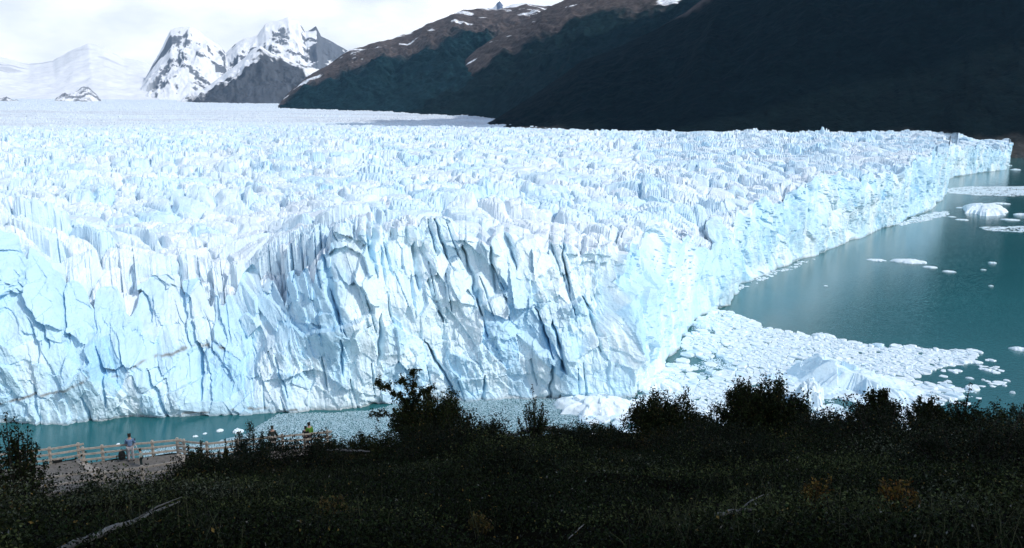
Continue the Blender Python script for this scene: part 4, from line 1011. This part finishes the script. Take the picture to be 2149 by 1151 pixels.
def person(loc, rz, height, label, arms, jacket, trousers, hair, legs=0.09, hood=None, bend=0.0, shoes=(0.03, 0.03, 0.03)):
    """faces +Y in its own space; arms: for each side elbow and wrist position for a 1.75 m figure"""
    root = empty('person', loc, rz); root.scale = (height / 1.75,) * 3
    tag(root, label, 'person')
    V = [(0, 0, .96), (0, .0, 1.12), (0, .01 + bend * .5, 1.30), (0, .0 + bend, 1.44), (0, .015 + bend, 1.52), (0, .025 + bend * 1.15, 1.60), (0, .03 + bend * 1.2, 1.67), (0, .02 + bend * 1.2, 1.735), (0, .115 + bend * 1.2, 1.625)]
    R = [.135, .125, .145, .09, .055, .075, .092, .070, .022]
    E = [(0, 1), (1, 2), (2, 3), (3, 4), (4, 5), (5, 6), (6, 7), (5, 8)]
    cl = dict(j=[0, 1, 2, 3], t=[0])
    aj = []
    for sd, (el, wr) in zip((-1, 1), arms):
        b = len(V); sh = (sd * .175, bend, 1.415)
        hand = Vector(wr) + (Vector(wr) - Vector(el)).normalized() * .07
        V += [sh, tuple(el), tuple(wr), tuple(hand)]; R += [.062, .046, .031, .036]; E += [(3, b), (b, b + 1), (b + 1, b + 2), (b + 2, b + 3)]
        aj.append(b)
        dr = (Vector(wr) - Vector(el)).normalized(); sdv = dr.cross(Vector((0, 0, 1)))
        if sdv.length < .1: sdv = Vector((1, 0, 0))
        sdv.normalize(); dn = Vector((0, 0, -1)) - dr * Vector((0, 0, -1)).dot(dr)
        for fi, fl in enumerate((.075, .085, .08, .062)):                # fingers, slightly curled
            fb = len(V); base = hand + dr * .02 + sdv * ((fi - 1.5) * .021)
            V += [tuple(base), tuple(base + dr * fl * .55 + dn * .01), tuple(base + dr * fl * .9 + dn * .035)]; R += [.011, .009, .007]
            E += [(b + 3, fb), (fb, fb + 1), (fb + 1, fb + 2)]
        fb = len(V); th = hand - dr * .02 + sdv * (.04 * -sd)
        V += [tuple(th), tuple(th + dr * .045 + sdv * (.02 * -sd))]; R += [.012, .009]; E += [(b + 3, fb), (fb, fb + 1)]
    lj = []
    for sd in (-1, 1):
        b = len(V); V += [(sd * .09, 0, .90), (sd * (legs + .01), .03, .50), (sd * (legs + .03), -.02, .09), (sd * (legs + .04), .12, .035)]; R += [.090, .062, .043, .036]
        E += [(0, b), (b, b + 1), (b + 1, b + 2), (b + 2, b + 3)]; lj.append(b)
    skin_mesh('body', V, E, R, M_SKIN, root)
    def sub(name, idx, pairs, grow, m, root_i=0):
        mp_ = {i: k_ for k_, i in enumerate(idx)}
        return skin_mesh(name, [V[i] for i in idx], [(mp_[a], mp_[b]) for a, b in pairs], [R[i] + grow for i in idx], m, root, root_i)
    ji = [0, 1, 2, 3] + [b + k_ for b in aj for k_ in (0, 1, 2)]
    sub('jacket', ji, [(0, 1), (1, 2), (2, 3)] + [e for b in aj for e in ((3, b), (b, b + 1), (b + 1, b + 2))], .026, cloth('jacket_cloth', jacket))
    ti = [0] + [b + k_ for b in lj for k_ in (0, 1, 2)]
    sub('trousers', ti, [e for b in lj for e in ((0, b), (b, b + 1), (b + 1, b + 2))], .020, cloth('trouser_cloth', trousers))
    ms = cloth('shoe', shoes)
    for b in lj:
        x = V[b + 3][0]; skin_mesh('shoe', [(x, -.06, .05), (x, .06, .05), (x + .01 * (1 if x > 0 else -1), .17, .04)], [(0, 1), (1, 2)], [.05, .048, .04], ms, root, sub=1)
    hy = .02 + bend * 1.2
    skin_mesh('hood' if hood else 'hair', [(0, hy - .045, 1.60), (0, hy - .02, 1.70), (0, hy + .015, 1.755)], [(0, 1), (1, 2)], [(.088, .075), .100, .070], cloth('hair', hood or hair), root, 1)
    return root
STAND = (((-.24, .0, 1.13), (-.25, .09, .88)), ((.24, .0, 1.13), (.25, .09, .88)))
p0 = dz(276, 968.5)
face = lambda p_: -math.atan2(p_[0], p_[1])
person(p0, face(p0) - 0.15, 1.80, 'person in a light blue jacket and pale trousers photographing the glacier at the fence',
       (((-.27, .10, 1.16), (-.13, .34, 1.17)), ((.28, .10, 1.15), (.14, .36, 1.14))), (0.13, 0.22, 0.36), (0.36, 0.36, 0.37), (0.02, 0.015, 0.012), legs=0.10, bend=0.03)
# tripod with a camera, in front of the photographer
tp = dz(285, 966.5); tr = empty('camera_tripod', tp); tag(tr, 'pale camera tripod standing at the right hand of the photographer in blue', 'tripod')
M_ALU = mat('tripod_metal', (0.45, 0.45, 0.46), rough=0.35, metallic=0.6); M_BLK = mat('black_plastic', (0.012, 0.012, 0.013), rough=0.5)
for k_ in range(3):
    a = k_ * 2.094 + 0.4; MB().tube([(0, 0, 1.18), (math.cos(a) * .22, math.sin(a) * .22, .6), (math.cos(a) * .42, math.sin(a) * .42, 0.0)], [.022, .018, .012], 8).build('leg', M_ALU, tr, smooth=True)
MB().tube([(0, 0, .95), (0, 0, 1.30)], [.02, .02], 8).build('centre_column', M_ALU, tr)
MB().tube([(0, 0, 1.30), (0, 0, 1.34)], [.045, .03], 10).build('head', M_BLK, tr)
cm = MB(); cm.beam((-.075, 0, 1.40), (.075, 0, 1.40), .07, .10); cm.beam((-.03, 0, 1.465), (.03, 0, 1.465), .05, .035); cm.tube([(0, .03, 1.40), (0, .14, 1.40)], [.04, .045], 12)
o = cm.build('photo_camera', M_BLK, bevel=0.006); o.location = tp; tag(o, 'small black camera mounted on the pale tripod', 'camera')
p0 = dz(297.5, 980)
person(p0, face(p0) + 1.2, 1.18, 'small child with dark hair in a pale green white top right of the tripod', STAND, (0.30, 0.38, 0.36), (0.015, 0.03, 0.03), (0.012, 0.01, 0.008), legs=0.07)
p0 = dz(651, 939.5)
person(p0, face(p0) + 0.5, 1.72, 'person in a bright green jacket at the right fence run', STAND, (0.09, 0.22, 0.03), (0.03, 0.03, 0.04), (0.012, 0.01, 0.008))
p0 = dz(643, 941)
person(p0, face(p0) - 0.4, 1.50, 'dark clothed person left of the green jacket', STAND, (0.012, 0.013, 0.016), (0.012, 0.012, 0.014), (0.012, 0.01, 0.008))
p0 = dz(574, 947)
person(p0, face(p0), 1.70, 'person in a dark green grey coat half hidden by the conifer like bush', STAND, (0.03, 0.04, 0.035), (0.02, 0.022, 0.02), (0.012, 0.01, 0.008), hood=(0.03, 0.04, 0.035))
# backpack on the gravel
bp = dz(257, 969); br = empty('backpack', bp, face(bp)); tag(br, 'bulky black backpack standing on the gravel left of the photographer', 'backpack')
M_PK = cloth('backpack_cloth', (0.010, 0.013, 0.013))
skin_mesh('pack_bag', [(0, 0, .14), (0, 0, .38), (0, .02, .58), (0, .02, .72)], [(0, 1), (1, 2), (2, 3)], [(.20, .15), (.22, .16), (.19, .14), (.12, .09)], M_PK, br, 1)
skin_mesh('front_pocket', [(0, -.14, .18), (0, -.15, .42)], [(0, 1)], [(.14, .06), (.13, .06)], M_PK, br, 0)
for sd in (-1, 1): MB().tube([(sd * .10, .14, .66), (sd * .12, .22, .45), (sd * .12, .17, .16)], [.02, .025, .02], 6).build('strap', M_PK, br, smooth=True)
MB().tube([(-.05, .03, .78), (0, .03, .86), (.05, .03, .78)], [.012, .014, .012], 6).build('carry_loop', M_PK, br, smooth=True)
bp = dz(121, 971); br = empty('bag', bp, face(bp)); tag(br, 'flat dark bag lying on the gravel under the left fence run', 'bag')
skin_mesh('bag_body', [(-.28, 0, .09), (0, 0, .12), (.28, .03, .09)], [(0, 1), (1, 2)], [(.14, .09), (.17, .11), (.13, .08)], M_PK, br, 1)
MB().tube([(-.14, 0, .18), (0, -.02, .27), (.14, 0, .18)], [.014, .014, .014], 6).build('handle', M_PK, br, smooth=True)
